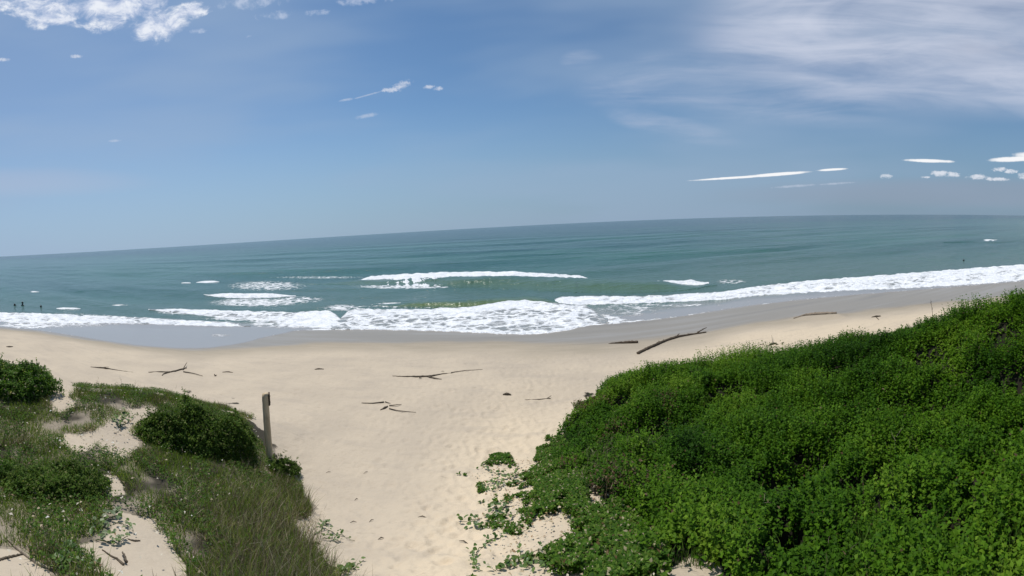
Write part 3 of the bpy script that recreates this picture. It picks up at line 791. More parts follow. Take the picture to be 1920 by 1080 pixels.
def tR(x, y, z, px, py):
    j1 = (fbm(x / .5, y / .5, 3) - .5) * 46; j2 = (fbm(x / .5 + 40, y / .5, 3) - .5) * 34
    r = np.hypot(x, y)
    return in_poly(px + j1, py - 8 + j2, REG_R) & (r < 10.8) & (r > 1.8) & (x > 0)
x, y, z, px, py = scatter(80000, .4, 11.5, -.5, 11, rv, tR)
# thin out what is far behind the crest
h, pit = canopy(x, y)
edge = np.clip((px - 1020) / 190, 0.08, 1)
h = h * (.35 + .65 * edge)
keep = (rv.random(len(x)) > pit) & (rv.random(len(x)) < np.clip((px - 1000) / 150, .15, 1))
x, y, z, h, px, py = (q[keep] for q in (x, y, z, h, px, py))
n = len(x)
r = np.hypot(x, y)
tone = fbm(x / .8 + 5, y / .8, 3); tone2 = fbm(x / 2.6 + 50, y / 2.6, 2)
parts = []
ax = lean(rv, n, .33)
greens = np.array([(.019, .057, .004), (.037, .100, .006), (.063, .145, .008), (.096, .190, .012), (.150, .245, .022)])
ti = np.clip((tone - .5) * 4.5 + (tone2 - .5) * 2 + 1.95 + rv.normal(0, .55, n), 0, 3.99)
brown = sstep(fbm(x / .6 + 80, y / .6, 3), .58, .72) * ((px < 1260) & (py > 760) & (py < 1000))
for k in range(11):
    th = k * 2.4 + rv.uniform(0, 6.28, n)
    lv = k / 10.0
    base = np.stack([x, y, z + h * (1.08 - .75 * lv) + rv.normal(0, .012, n)], 1) + ax * 0.0
    base[:, :2] += ax[:, :2] * h[:, None] * (1 - .55 * lv)
    up = .60 - .95 * lv + rv.normal(0, .25, n)
    d = unit(np.stack([np.cos(th), np.sin(th), up], 1) + ax * .3)
    L_ = rv.uniform(.034, .062, n) * (.8 + .35 * lv)
    i0 = ti.astype(int); fr = (ti - i0)[:, None]
    c = greens[i0] * (1 - fr) + greens[np.minimum(i0 + 1, 4)] * fr
    c = c * rv.uniform(.75, 1.3, (n, 1))
    dead = (rv.random(n) < .005 + .45 * brown)[:, None]
    c = np.where(dead, pick(rv, n, [(.12, .075, .04), (.20, .15, .09), (.09, .06, .035)], [.4, .25, .35]), c)
    parts.append(leaf_arrays(base, d, L_, L_ * rv.uniform(.58, .80, n), c, rv))
scrub = foliage('dune_scrub', parts, M_LEAF)
prop(scrub, 'dense glossy green scrub blanketing the right-hand dune', 'scrub', kind='stuff')

# ---- longer grass: inside the scrub, along its foot and along the crest
def tR2(x, y, z, px, py):
    g = fbm(x / .7 + 90, y / .7 + 3, 3)
    a = in_poly(px, py, [(1180, 960), (1330, 930), (1420, 960), (1420, 1062), (1330, 1070), (1200, 1060)]) | in_poly(px, py, [(1600, 1010), (1800, 985), (1960, 1040), (1960, 1200), (1560, 1200)])
    rim = in_poly(px, py - 6, REG_R) & ~in_poly(px, py - 34, REG_R) & (py < 730)
    e = in_poly(px, py, REG_RE) & (g > .55) & (px > 985)
    k = (a & (g > .36)) | (rim & (rv.random(len(x)) < .07)) | (in_poly(px, py, REG_R) & (g > .64) & (rv.random(len(x)) < .13))
    return k & (px > 870) & (np.hypot(x, y) < 10.6)
x, y, z, px, py = scatter(170000, -1.0, 10.5, .3, 11, rv, tR2)
n = len(x); h, _ = canopy(x, y)
z = z + np.where(in_poly(px, py, REG_R) & (px > 1180), h * .35, 0)
c = pick(rv, n, [(.050, .120, .018), (.085, .165, .025), (.12, .19, .035), (.24, .21, .10)], [.36, .38, .20, .06]) * rv.uniform(.7, 1.2, (n, 1))
parts = [blade_arrays(np.stack([x, y, z], 1), lean(rv, n, .25), rv.uniform(.10, .26, n), rv.uniform(.005, .009, n), c, rv.uniform(-.6, .6, n), rv)]
gr = foliage('tall_grass', parts, M_GRASS)
prop(gr, 'fresh green grass growing through the scrub on the right dune', 'grass', kind='stuff')

# ---- low creepers and herbs at the left foot of the right dune
def tRE(x, y, z, px, py):
    g = fbm(x / .22 + 15, y / .22 + 3, 4, .6)
    g2 = fbm(x / .5 + 25, y / .5 + 3, 3)
    e = in_poly(px + (g - .5) * 110, py + (g2 - .5) * 110, REG_RE)
    f_ = np.clip((px - 915) / 180, 0, 1)
    return e & (g * .6 + g2 * .4 > .585 - .235 * f_ + .07 * sstep(py, 950, 1040) + .045 * sstep(py, 945, 1000) * sstep(px, 990, 1040))
x, y, z, px, py = scatter(170000, -1.4, 3.6, 2.2, 8.5, rv, tRE)
n = len(x); parts = []
tone = fbm(x / .5 + 5, y / .5, 3)
for k in range(3):
    th = rv.uniform(0, 6.28, n)
    d = unit(np.stack([np.cos(th), np.sin(th), rv.uniform(.1, .9, n)], 1))
    L_ = rv.uniform(.028, .055, n)
    c = pick(rv, n, [(.045, .110, .012), (.080, .165, .018), (.13, .21, .03), (.44, .39, .24), (.16, .11, .05)], [.32, .36, .24, .05, .03]) * rv.uniform(.7, 1.2, (n, 1))
    hh_ = rv.uniform(.01, .10, n) * np.clip((px - 940) / 90, .3, 1.4)
    parts.append(leaf_arrays(np.stack([x, y, z + hh_], 1), d, L_, L_ * rv.uniform(.45, .7, n), c, rv))
herb = foliage('low_herbs', parts, M_LEAF)
prop(herb, 'low green herbs creeping over the sand at the edge of the path', 'ground cover', kind='stuff')

# ---- dry brown stems
def stems(name, pts, hmin, hmax, cols, p, label, r_, width=.004, lean_=.35, forks=2):
    x, y, z = pts; n = len(x); parts = []
    H_ = r_.uniform(hmin, hmax, n)
    d = lean(r_, n, lean_)
    c = pick(r_, n, cols, p) * r_.uniform(.7, 1.25, (n, 1))
    B_ = np.stack([x, y, z - .01], 1)
    parts.append(blade_arrays(B_, d, H_, np.full(n, width), c, r_.uniform(-.25, .25, n), r_))
    for k in range(forks):
        q = r_.uniform(.35, .85, n)[:, None]
        d2 = unit(d + r_.normal(0, .5, (n, 3)) * np.array([1, 1, .5]))
        parts.append(blade_arrays(B_ + d * H_[:, None] * q, d2, H_ * r_.uniform(.25, .5, n), np.full(n, width * .8), c, r_.uniform(-.3, .3, n), r_))
    o = foliage(name, parts, M_DRYG)
    return prop(o, label, 'dry stems', kind='stuff')
BRN = [(.13, .095, .06), (.22, .17, .11), (.36, .30, .21), (.075, .055, .04)]
def tS(x, y, z, px, py):
    rim = in_poly(px, py - 4, REG_R) & ~in_poly(px, py - 26, REG_R) & (py < 720) & (px > 1150) & (px < 1480)
    br = in_poly(px, py, [(1090, 830), (1230, 850), (1250, 930), (1190, 1010), (1080, 940)])
    q = rv.random(len(x))
    return ((rim & (q < .10)) | (in_poly(px, py, REG_R) & (q < .010)) | (br & (q < .22) & (fbm(x / .4, y / .4, 2) > .45))) & (x > 0) & (np.hypot(x, y) < 10.8)
x, y, z, px, py = scatter(60000, .5, 9, 2, 11, rv, tS)
h, _ = canopy(x, y)
stems('dry_stems', (x, y, z + h * .5), .10, .34, BRN, [.3, .3, .25, .15], 'thin brown stalks standing up through the right-hand scrub', rv)
# stalks in the sand behind the crest
x, y, z, px, py = scatter(9000, 1.5, 11, 5, 12.5, rv, lambda x, y, z, px, py: (px > 1180) & (px < 1800) & ~in_poly(px, py + 2, REG_R) & in_poly(px, py - 42, REG_R) & (np.hypot(x, y) < 12) & (np.hypot(x, y) > 8.5))
k = rv.random(len(x)) < .30
stems('beach_weeds', (x[k], y[k], z[k]), .06, .30, BRN + [(.05, .09, .02)], [.28, .25, .17, .15, .15], 'sparse thin weeds in the sand behind the scrub', rv, .006, .2)

# ---- grass and herbs on the left dune
rl = np.random.default_rng(31)
def inL(x, y, px, py, jm=1.0):
    j1 = (fbm(x / .4, y / .4, 3) - .5) * 60 * jm; j2 = (fbm(x / .4 + 40, y / .4, 3) - .5) * 40 * jm
    k = in_poly(px + j1 * .5, py + j2 * .5, REG_L) & (x < 0) & (np.hypot(x, y) < 9.6)
    for s in SAND_L: k &= ~in_poly(px + j1, py + j2, s)
    return k
def tL(x, y, z, px, py):
    g = fbm(x / .45 + 9, y / .45, 3)
    slope = sstep(px, 340, 420) * sstep(py, 880, 930)
    return inL(x, y, px, py, 1 - .6 * slope) & (g > .28 + .18 * rl.random(len(x)) - .16 * slope)
x, y, z, px, py = scatter(400000, -10.5, .3, .7, 9.5, rl, tL)
n = len(x)
tone = fbm(x / .9 + 7, y / .9, 3)
dryz = np.clip((px - 300) / 170, 0, 1) * np.clip((py - 840) / 130, 0, 1)          # the browner slope towards the path
dryz = np.maximum(dryz, .85 * sstep(fbm(x / .5 + 33, y / .5, 3), .50, .62))
q = rl.random(n)
gcol = pick(rl, n, [(.080, .150, .015), (.135, .215, .024), (.190, .255, .040), (.26, .27, .075)], [.3, .36, .24, .10])
dcol = pick(rl, n, [(.17, .14, .09), (.26, .22, .15), (.10, .085, .055), (.40, .35, .27)], [.34, .24, .32, .10])
c = np.where((q < .09 + .58 * dryz)[:, None], dcol, gcol) * rl.uniform(.7, 1.2, (n, 1)) * (.7 + .6 * tone[:, None])
hgt = rl.uniform(.03, .105, n) * (1 + .8 * dryz) * (1 + .7 * sstep(px, 360, 440) * sstep(py, 900, 960))
gl = foliage('dune_grass', [blade_arrays(np.stack([x, y, z - .005], 1), lean(rl, n, .42), hgt, rl.uniform(.004, .0075, n), c, rl.uniform(-.8, .8, n), rl)], M_GRASS)
prop(gl, 'short mixed green and straw-coloured grass over the left-hand dune', 'grass', kind='stuff')
def tLh(x, y, z, px, py):
    g = fbm(x / .33 + 60, y / .33, 3)
    return inL(x, y, px, py, 1.3) & (g > .50)
x, y, z, px, py = scatter(90000, -10.5, .3, .7, 9.5, rl, tLh)
n = len(x); parts = []
dryz = np.clip((px - 300) / 170, 0, 1) * np.clip((py - 840) / 130, 0, 1)
for k in range(2):
    th = rl.uniform(0, 6.28, n)
    d = unit(np.stack([np.cos(th), np.sin(th), rl.uniform(0, .9, n)], 1))
    L_ = rl.uniform(.022, .045, n)
    c = pick(rl, n, [(.045, .098, .015), (.075, .145, .02), (.115, .19, .03), (.17, .14, .08)], [.4, .34, .18, .08]) * rl.uniform(.7, 1.2, (n, 1))
    parts.append(leaf_arrays(np.stack([x, y, z + rl.uniform(.01, .10, n)], 1), d, L_, L_ * rl.uniform(.4, .65, n), c, rl))
lh = foliage('dune_herbs', parts, M_LEAF)
prop(lh, 'small-leaved green herbs mixed into the left-hand dune grass', 'ground cover', kind='stuff')
# bleached leaf litter and dead twigs
def tLl(x, y, z, px, py):
    k = in_poly(px, py, REG_L) & (x < 0) & (np.hypot(x, y) < 9.4)
    near = np.zeros(len(x), bool)
    for s in SAND_L[:3] + SAND_L[5:]: near |= in_poly(px, py, s)
    q = rl.random(len(x))
    return k & ((q < .036) | (near & (q < .10)))
x, y, z, px, py = scatter(70000, -10.5, .3, .7, 9.5, rl, tLl)
n = len(x); th = rl.uniform(0, 6.28, n)
d = unit(np.stack([np.cos(th), np.sin(th), rl.uniform(-.1, .5, n)], 1)); L_ = rl.uniform(.02, .05, n)
c = pick(rl, n, [(.52, .47, .38), (.40, .33, .23), (.24, .17, .10), (.62, .60, .54)], [.35, .3, .2, .15])
x2, y2, z2, px2, py2 = scatter(80000, -1.2, 5, 2.2, 8, rl, lambda x, y, z, px, py: (in_poly(px, py, REG_RE) | in_poly(px, py, [(1090, 900), (1250, 920), (1260, 1060), (1150, 1080), (1060, 1000)])) & (rl.random(len(x)) < .08))
n2 = len(x2); th = rl.uniform(0, 6.28, n2)
d2 = unit(np.stack([np.cos(th), np.sin(th), rl.uniform(-.1, .5, n2)], 1)); L2 = rl.uniform(.02, .05, n2)
c2 = pick(rl, n2, [(.52, .47, .36), (.40, .32, .21), (.28, .18, .10)], [.45, .35, .2])
lit = foliage('leaf_litter', [leaf_arrays(np.stack([x, y, z + rl.uniform(.005, .10, n)], 1), d, L_, L_ * .55, c, rl),
                              leaf_arrays(np.stack([x2, y2, z2 + rl.uniform(.005, .09, n2)], 1), d2, L2, L2 * .55, c2, rl)], M_DRYG)
prop(lit, 'bleached dead leaves scattered over both dunes', 'leaf litter', kind='stuff')
def tLs(x, y, z, px, py):
    q = rl.random(len(x))
    br = in_poly(px, py, [(330, 900), (480, 880), (570, 930), (600, 1000), (640, 1110), (380, 1110), (340, 1000)])
    return ((br & (q < .34)) | (inL(x, y, px, py) & (q < .012))) & (np.hypot(x, y) < 9.3)
x, y, z, px, py = scatter(60000, -10, .3, .9, 9.3, rl, tLs)
stems('dry_brush', (x, y, z), .10, .30, BRN, [.28, .32, .24, .16], 'tangled dry grey-brown stems on the left dune above the path', rl, .0045, .6, 3)

# ---- tubes: branches, stems, driftwood
def tube(pts, rad, seg=8, rough=0.0, r_=None, cap=True):
    pts = np.array(pts, float); rad = np.broadcast_to(np.array(rad, float), (len(pts),))
    tg = unit(np.gradient(pts, axis=0))
    S_, N_ = frame_from(tg)
    for i in range(1, len(pts)):               # keep the ring from twisting
        s = S_[i - 1] - tg[i] * np.dot(S_[i - 1], tg[i]); s /= np.linalg.norm(s) + 1e-9
        S_[i] = s; N_[i] = np.cross(s, tg[i])
    an = np.linspace(0, 2 * math.pi, seg, endpoint=False)
    rr = rad[:, None] * (1 + (r_.normal(0, rough, (len(pts), seg)) if rough else 0))
    V_ = pts[:, None] + S_[:, None] * (np.cos(an) * rr)[..., None] + N_[:, None] * (np.sin(an) * rr)[..., None]
    V_ = V_.reshape(-1, 3)
    Fc = []
    for i in range(len(pts) - 1):
        for j in range(seg):
            a = i * seg + j; b = i * seg + (j + 1) % seg
            Fc.append((a, b, b + seg, a + seg))
    Fc = [tuple(q) for q in Fc]
    if cap:
        Fc.append(tuple(range(seg))[::-1]); Fc.append(tuple((len(pts) - 1) * seg + j for j in range(seg)))
    return V_.tolist(), Fc
def tube_obj(name, tubes, mat, parent=None, origin=(0, 0, 0)):
    vs, fs = [], []
    for v, f in tubes:
        o = len(vs); vs += [tuple(np.array(p) - np.array(origin)) for p in v]; fs += [tuple(i + o for i in q) for q in f]
    me = bpy.data.meshes.new(name); me.from_pydata(vs, [], fs); me.update()
    return link(name, me, mat, parent)
def densify(pts, n, r_=None, jit=0.0):
    pts = np.array(pts, float)
    d = np.concatenate([[0], np.cumsum(np.linalg.norm(np.diff(pts, axis=0), axis=1))])
    q = np.linspace(0, d[-1], n)
    o = np.stack([np.interp(q, d, pts[:, i]) for i in range(3)], 1)
    for _ in range(2): o[1:-1] = (o[:-2] + o[1:-1] * 2 + o[2:]) / 4
    if jit: o[1:-1] += r_.normal(0, jit, (n - 2, 3)) * np.array([1, 1, .5])
    return o

# ---- the shrubs on the left dune
def shrub(label, px_, py_, r0, rx, ry, rz, nspr, leaf, seed, cols, up=.9, group=None, skew=0.0):
    r_ = np.random.default_rng(seed)
    a, _ = unp(px_, py_)
    x0, y0 = r0 * math.sin(a), r0 * math.cos(a)
    z0 = float(zt(x0, y0))
    root = empty('shrub', (x0, y0, z0))
    prop(root, label, 'shrub', group)
    n = nspr
    th = r_.uniform(0, 6.28, n); q = np.sqrt(r_.random(n))
    rq = q * (.62 + .62 * fbm(np.cos(th) * 1.6 + seed, np.sin(th) * 1.6 + 9, 3))
    lx, ly = rx * rq * np.cos(th), ry * rq * np.sin(th)
    ly = ly + skew * lx
    ca, sa = math.cos(-a), math.sin(-a)
    wx, wy = lx * ca - ly * sa, lx * sa + ly * ca
    prof = np.sqrt(np.maximum(0, 1 - q ** 2.2))
    top = rz * prof * (.25 + 1.35 * fbm(wx / (rx * .40) + seed, wy / (rx * .40), 3))
    gz = zt(x0 + wx, y0 + wy) - z0
    lv = np.where(r_.random(n) < .65, r_.uniform(.82, 1.0, n), r_.uniform(.15, .82, n))
    top = np.maximum(top - .35 * gz * (prof > .2), .04) + (r_.random(n) < .10) * r_.uniform(.03, .16, n)
    zz = gz + top * lv + .02
    out = unit(np.stack([wx / rx, wy / rx, np.full(n, up * .7)], 1)) + r_.normal(0, .45, (n, 3))
    out = unit(out); parts = []
    tone = fbm(wx / .3 + 3, wy / .3 + seed, 3)
    for k in range(9):
        s, nn = frame_from(out)
        ph = k * 2.4 + r_.uniform(0, 6.28, n)
        d = unit(s * np.cos(ph)[:, None] + nn * np.sin(ph)[:, None] + out * r_.uniform(.1, 1.1, (n, 1)))
        P_ = np.stack([wx, wy, zz], 1) - out * (leaf * .45 * k / 3) + r_.normal(0, leaf * .2, (n, 3))
        L_ = leaf * r_.uniform(.7, 1.2, n)
        c = pick(r_, n, cols[0], cols[1]) * r_.uniform(.7, 1.25, (n, 1)) * (.6 + .8 * tone[:, None])
        parts.append(leaf_arrays(P_, d, L_, L_ * r_.uniform(.36, .55, n), c, r_))
    prop(foliage('foliage', parts, M_LEAF, root), kind='stuff')
    for k in range(9):
        t_ = k / 9 * 6.28 + r_.uniform(0, .5); e = r_.uniform(.45, .85)
        ex, ey = rx * e * math.cos(t_), ry * e * math.sin(t_)
        ey = ey + skew * ex
        ex, ey = ex * ca - ey * sa, ex * sa + ey * ca
        ez = float(zt(x0 + ex, y0 + ey)) - z0 + rz * .6 * math.sqrt(1 - e * e)
        p_ = densify([(ex * .05, ey * .05, -.04), (ex * .45, ey * .45, ez * .55 + .05), (ex, ey, ez)], 7, r_, .015)
        tube_obj('branch', [tube(p_, np.linspace(.016, .004, 7), 6)], M_BARK, root)
    return root
DARKG = ([(.052, .098, .014), (.082, .142, .021), (.125, .185, .036), (.20, .21, .08)], [.36, .36, .2, .08])
MIDG = ([(.045, .105, .014), (.075, .150, .022), (.120, .195, .035), (.38, .34, .22)], [.34, .36, .24, .06])
shrub('round dark green bush on the left dune beside the wooden post', 380, 850, 6.75, 1.12, .66, .56, 5600, .040, 3, DARKG, skew=.42)
shrub('leafy bright green bush on the dune crest at the far left edge of the view', 20, 765, 7.8, 1.05, .75, .36, 1700, .060, 4, MIDG)
shrub('matted dark bush above the dead twigs at the lower left', 105, 965, 4.7, .72, .42, .22, 1900, .034, 5, DARKG)
shrub('small olive bush at the left edge beside the matted dark bush', -25, 915, 5.1, .45, .34, .22, 700, .036, 6, MIDG)
shrub('low grey-green clump on the seaward lip of the left dune below the post', 535, 905, 7.1, .30, .25, .20, 520, .036, 8, DARKG)

# ---- creeping vines and sprigs on bare sand; every leaf is its own piece
def leaf_mesh(seed):
    r_ = random.Random(seed)
    prof = [(0, .0), (.12, .20), (.32, .36), (.55, .38), (.8, .24), (1.0, 0)]
    vs, fs = [], []
    for q, wv in prof:
        zc = -.22 * q * q + r_.uniform(-.02, .02)
        vs.append((0, q, zc))
        if wv: vs += [(wv * r_.uniform(.85, 1.1), q + .02, zc + .10), (-wv * r_.uniform(.85, 1.1), q + .02, zc + .10)]
    # indices: 0 ; (1,2,3) (4,5,6) (7,8,9) (10,11,12) ; 13
    fs += [(0, 2, 1), (0, 1, 3)]
    for a in (1, 4, 7):
        fs += [(a, a + 1, a + 4, a + 3), (a, a + 3, a + 5, a + 2)]
    fs += [(10, 11, 13), (10, 13, 12)]
    me = bpy.data.meshes.new('leaf'); me.from_pydata(vs, [], fs); me.update()
    return me
LEAVES = [leaf_mesh(i) for i in range(4)]
for me in LEAVES: me.materials.append(M_VINE)
LEAVES_P = [leaf_mesh(i + 9) for i in range(3)]
for me in LEAVES_P: me.materials.append(M_VINE_PALE)
def vine(label, runners, nleaf, size, seed, pale=0.0, lift=.05):
    r_ = random.Random(seed); nr = np.random.default_rng(seed)
    p0 = hit(*runners[0][0])
    root = empty('creeping_vine', p0)
    prop(root, label, 'vine', 'vines and sprigs creeping over bare sand')
    paths = []
    for ru in runners:
        p_ = densify([hit(*q) + np.array([0, 0, .012]) for q in ru], 4 * len(ru) + 3, nr, .012)
        paths.append(p_)
        tube_obj('stem', [tube(p_, np.linspace(.006, .003, len(p_)), 5)], M_STEM, root, p0)
    per = max(1, int(nleaf * 1.5) // len(paths))
    for p_ in paths:
        for k in range(per):
            i = r_.uniform(0, len(p_) - 1.01); q = p_[int(i)] * (1 - i % 1) + p_[int(i) + 1] * (i % 1)
            me = r_.choice(LEAVES_P if r_.random() < pale else LEAVES)
            o = bpy.data.objects.new('leaf', me); COL.objects.link(o); o.parent = root
            x_, y_ = q[0] + r_.gauss(0, size * .55), q[1] + r_.gauss(0, size * .55)
            o.location = (x_ - p0[0], y_ - p0[1], max(q[2], float(zt(x_, y_))) + r_.uniform(.008, lift) - p0[2])
            s = size * r_.uniform(.75, 1.3); o.scale = (s, s, s)
            o.rotation_euler = (r_.uniform(-.1, .75), r_.uniform(-.45, .45), r_.uniform(0, 6.28))
    return root
vine('vine tip reaching out highest along the path edge at the foot of the right dune', [[(985, 893), (945, 893), (918, 886), (903, 874)], [(980, 905), (950, 912), (905, 926)], [(960, 898), (928, 905), (900, 920)]], 48, .055, 1)
vine('broad-leaved vine stretching furthest left across the path edge', [[(968, 968), (930, 976), (895, 975), (862, 984)], [(955, 955), (930, 958), (915, 962)], [(962, 985), (925, 988), (875, 990)]], 42, .062, 2)
vine('curved runner of small leaves lying alone on the path sand', [[(940, 1009), (915, 1020), (897, 1035), (888, 1058), (905, 1075)]], 26, .042, 3)
vine('dark oval-leaved sprigs at the bottom edge right of the curved runner', [[(965, 1062), (940, 1068), (925, 1074)], [(975, 1040), (985, 1060), (1000, 1078)], [(1010, 1035), (1030, 1060), (1020, 1080)]], 34, .056, 4)
vine('small bright sprig at the bottom edge between the path and the left dune', [[(640, 1074), (660, 1064), (682, 1050)], [(630, 1080), (655, 1072)]], 20, .050, 5)
vine('tuft of bright leaves alone in the bare patch beside the round bush', [[(224, 806), (228, 790), (240, 782)], [(224, 806), (216, 788)], [(224, 806), (250, 788)]], 26, .060, 6, lift=.12)
vine('pale speckled plant on the sand below the matted bush', [[(175, 1005), (200, 990), (225, 985), (250, 1000)], [(180, 1020), (215, 1022), (240, 1012)], [(205, 975), (228, 972)]], 44, .046, 7, pale=.55, lift=.08)
vine('bright leafy creeper at the bottom left corner among dead twigs', [[(110, 1060), (150, 1050), (185, 1062)], [(100, 1075), (135, 1075), (170, 1078)], [(120, 1045), (140, 1040)]], 46, .050, 8, lift=.07)
vine('straggling green plant on the sand spill right of the left dune', [[(590, 1000), (610, 990), (640, 1003), (665, 1010)], [(600, 985), (618, 980)], [(605, 1008), (635, 1012)]], 36, .038, 9, pale=.35)

# ------------------------------------------------------------------ post
def post():
    bx, by, bz = hit(504.5, 862)
    r0 = math.hypot(bx, by)
    a1, s1 = unp(497.5, 738)
    tx, ty, tz = r0 * math.sin(a1), r0 * math.cos(a1), HE + s1 * r0
    root = empty('wooden_post', (bx, by, bz))
    prop(root, 'weathered brown wooden post standing at the end of the left dune', 'post')
    nr = np.random.default_rng(2)
    H_ = tz - bz
    bot, top = np.array([0, 0, -.35]), np.array([tx - bx, ty - by, H_])
    n, seg = 26, 20
    vs, fs = [], []
    ph = nr.uniform(0, 6.28)
    for i in range(n):
        q = i / (n - 1)
        c = bot + (top - bot) * q + np.array([.010 * math.sin(q * 5), .006 * math.sin(q * 7 + 1), 0])
        for j in range(seg):
            th = 2 * math.pi * j / seg
            rad = .067 * (1 - .05 * q) * (1 + .05 * math.cos(4 * th + .5) + .03 * math.sin(3 * th + q * 2))
            if j in (5, 12): rad *= .86 - .06 * math.sin(q * 9)          # long drying cracks
            rad += nr.normal(0, .0012)
            if i == n - 1: rad *= .95
            vs.append((c[0] + rad * math.cos(th), c[1] + rad * math.sin(th), c[2] + (.012 * math.cos(th) if i == n - 1 else 0)))
    for i in range(n - 1):
        for j in range(seg):
            fs.append((i * seg + j, i * seg + (j + 1) % seg, (i + 1) * seg + (j + 1) % seg, (i + 1) * seg + j))
    vs.append(tuple(top + np.array([0, 0, .004])))
    for j in range(seg): fs.append(((n - 1) * seg + j, (n - 1) * seg + (j + 1) % seg, len(vs) - 1))
    me = bpy.data.meshes.new('shaft'); me.from_pydata(vs, [], fs); me.update()
    link('shaft', me, M_POST, root)
    # a dark strip of wood nailed to the right of the top
    a = math.atan2(bx, by)
    right = np.array([math.cos(a), -math.sin(a), 0]); fwd = np.array([math.sin(a), math.cos(a), 0])
    bm = bmesh.new(); bmesh.ops.create_cube(bm, size=1)
    for v in bm.verts:
        p_ = right * (v.co.x * .026 + .068) + fwd * v.co.y * .10 + np.array([0, 0, 1]) * (v.co.z * .23 - .105 + (.02 if v.co.x > 0 and v.co.z < 0 else 0))
        v.co = Vector(top + p_)
    bmesh.ops.bevel(bm, geom=bm.edges[:], offset=.006, segments=2, affect='EDGES')
    me = bpy.data.meshes.new('wood_strip'); bm.to_mesh(me); bm.free()
    link('wood_strip', me, M_POSTTOP, root, smooth=False)
    for zo in (-.05, -.16):
        bm = bmesh.new(); bmesh.ops.create_cone(bm, cap_ends=True, segments=8, radius1=.007, radius2=.006, depth=.012)
        me = bpy.data.meshes.new('nail'); bm.to_mesh(me); bm.free()
        o = link('nail', me, M_POSTTOP, root)
        o.location = Vector(top + right * .084 + np.array([0, 0, zo])); o.rotation_euler = (0, math.pi / 2, -a)
post()

# ------------------------------------------------------------------ driftwood and debris on the beach
def ground_path(pix, lift=0.0):
    return [hit(px_, py_) + np.array([0, 0, lift]) for px_, py_ in pix]
def driftwood(name, label, cat, mainp, rad, mat, branches=(), seed=0, knots=(), group=None, bend=.0):
    nr = np.random.default_rng(seed)
    g_ = ground_path(mainp)
    o0 = g_[0]
    root = empty(name, o0)
    prop(root, label, cat, group)
    n = 7 * len(mainp)
    p_ = densify(g_, n, nr, np.mean(rad) * .18)
    p_[:, 2] += np.interp(np.linspace(0, 1, n), np.linspace(0, 1, len(rad)), rad) * .55
    rr = np.interp(np.linspace(0, 1, n), np.linspace(0, 1, len(rad)), rad) * (.85 if mat is M_TWIG else 1)
    tube_obj('trunk', [tube(p_, rr, 10, .09, nr)], mat, root, o0)
    for bp, br in branches:
        b_ = densify([q + np.array([0, 0, l_]) for q, l_ in zip(ground_path([c_[:2] for c_ in bp]), [c_[2] for c_ in bp])], 9, nr, np.mean(br) * .2)
        tube_obj('branch', [tube(b_, np.linspace(br[0], br[1], 9), 7, .08, nr)], mat, root, o0)
    for q, kr in knots:
        i = int(q * (n - 1)); c_ = p_[i]
        d = np.array([nr.normal(0, .3), nr.normal(0, .3), 1.0]); d /= np.linalg.norm(d)
        tube_obj('knot', [tube([c_, c_ + d * rr[i] * .9, c_ + d * (rr[i] + kr)], [kr * .9, kr * .8, kr * .4], 7, .06, nr)], mat, root, o0)
    return root
driftwood('driftwood_log', 'long dark driftwood log lying up the sand toward the wet beach', 'driftwood', [(1196, 665), (1222, 652), (1246, 641), (1270, 633), (1296, 628), (1324, 624)],
          [.055, .062, .064, .060, .062, .05, .035], M_DRIFT, [([(1308, 626, .06), (1318, 623, .14), (1325, 621, .17)], (.035, .016)), ([(1268, 634, .06), (1274, 631, .13)], (.03, .014))], 1, ((.42, .04), (.5, .03), (.7, .035), (.85, .03)))
driftwood('driftwood_plank', 'short straight dark driftwood piece left of the long log', 'driftwood', [(1141, 644.5), (1165, 644), (1196, 643.5)], [.012, .04, .058, .066, .062], M_DRIFT, (), 2)
driftwood('fallen_branch', 'forked dark branch on the sand left of the post', 'branch', [(278, 699), (300, 698), (318, 699), (335, 695), (350, 691)], [.010, .024, .028, .034, .022], M_TWIG,
          [([(318, 699, .03), (306, 703, .02), (304, 705, .015)], (.024, .012)), ([(343, 694, .03), (349, 688, .10), (351, 686, .12)], (.022, .010)), ([(344, 698, .02), (362, 701, .03), (380, 706, .02)], (.020, .007))], 3)
driftwood('fallen_branch', 'thin curved twig on the sand furthest left', 'branch', [(170, 688), (186, 690), (196, 691), (222, 695), (250, 698)], [.012, .034, .02, .010, .006], M_TWIG, [([(186, 690, .02), (204, 689, .03)], (.016, .006))], 4)
driftwood('fallen_branch', 'long flat branch with a fork on the sand in the middle', 'branch', [(736, 704), (756, 705.5), (785, 706), (805, 706), (830, 701), (848, 699)], [.010, .022, .030, .040, .020, .012], M_TWIG,
          [([(803, 706, .03), (812, 709, .02), (828, 711, .015)], (.026, .010)), ([(846, 699, .02), (872, 696, .02), (905, 693, .01)], (.014, .005)), ([(790, 707, .03), (786, 709, .02)], (.018, .01))], 5)
driftwood('fallen_branch', 'broken twigs in a small heap in front of the long flat branch', 'branch', [(713, 770), (720, 768), (727, 764)], [.012, .030, .020], M_TWIG,
          [([(678, 757, .012), (700, 758, .015), (720, 756, .02)], (.007, .017)), ([(730, 763, .02), (742, 762, .03), (753, 760, .02)], (.014, .006)), ([(730, 768, .015), (746, 772, .02), (780, 774, .01)], (.013, .005)), ([(722, 756, .02), (732, 758, .02)], (.012, .007))], 6)
driftwood('driftwood_chunk', 'small dark lump of driftwood alone on the sand right of the middle', 'driftwood', [(943, 741), (950, 740.5), (958, 740)], [.018, .046, .024], M_TWIG, (), 7)
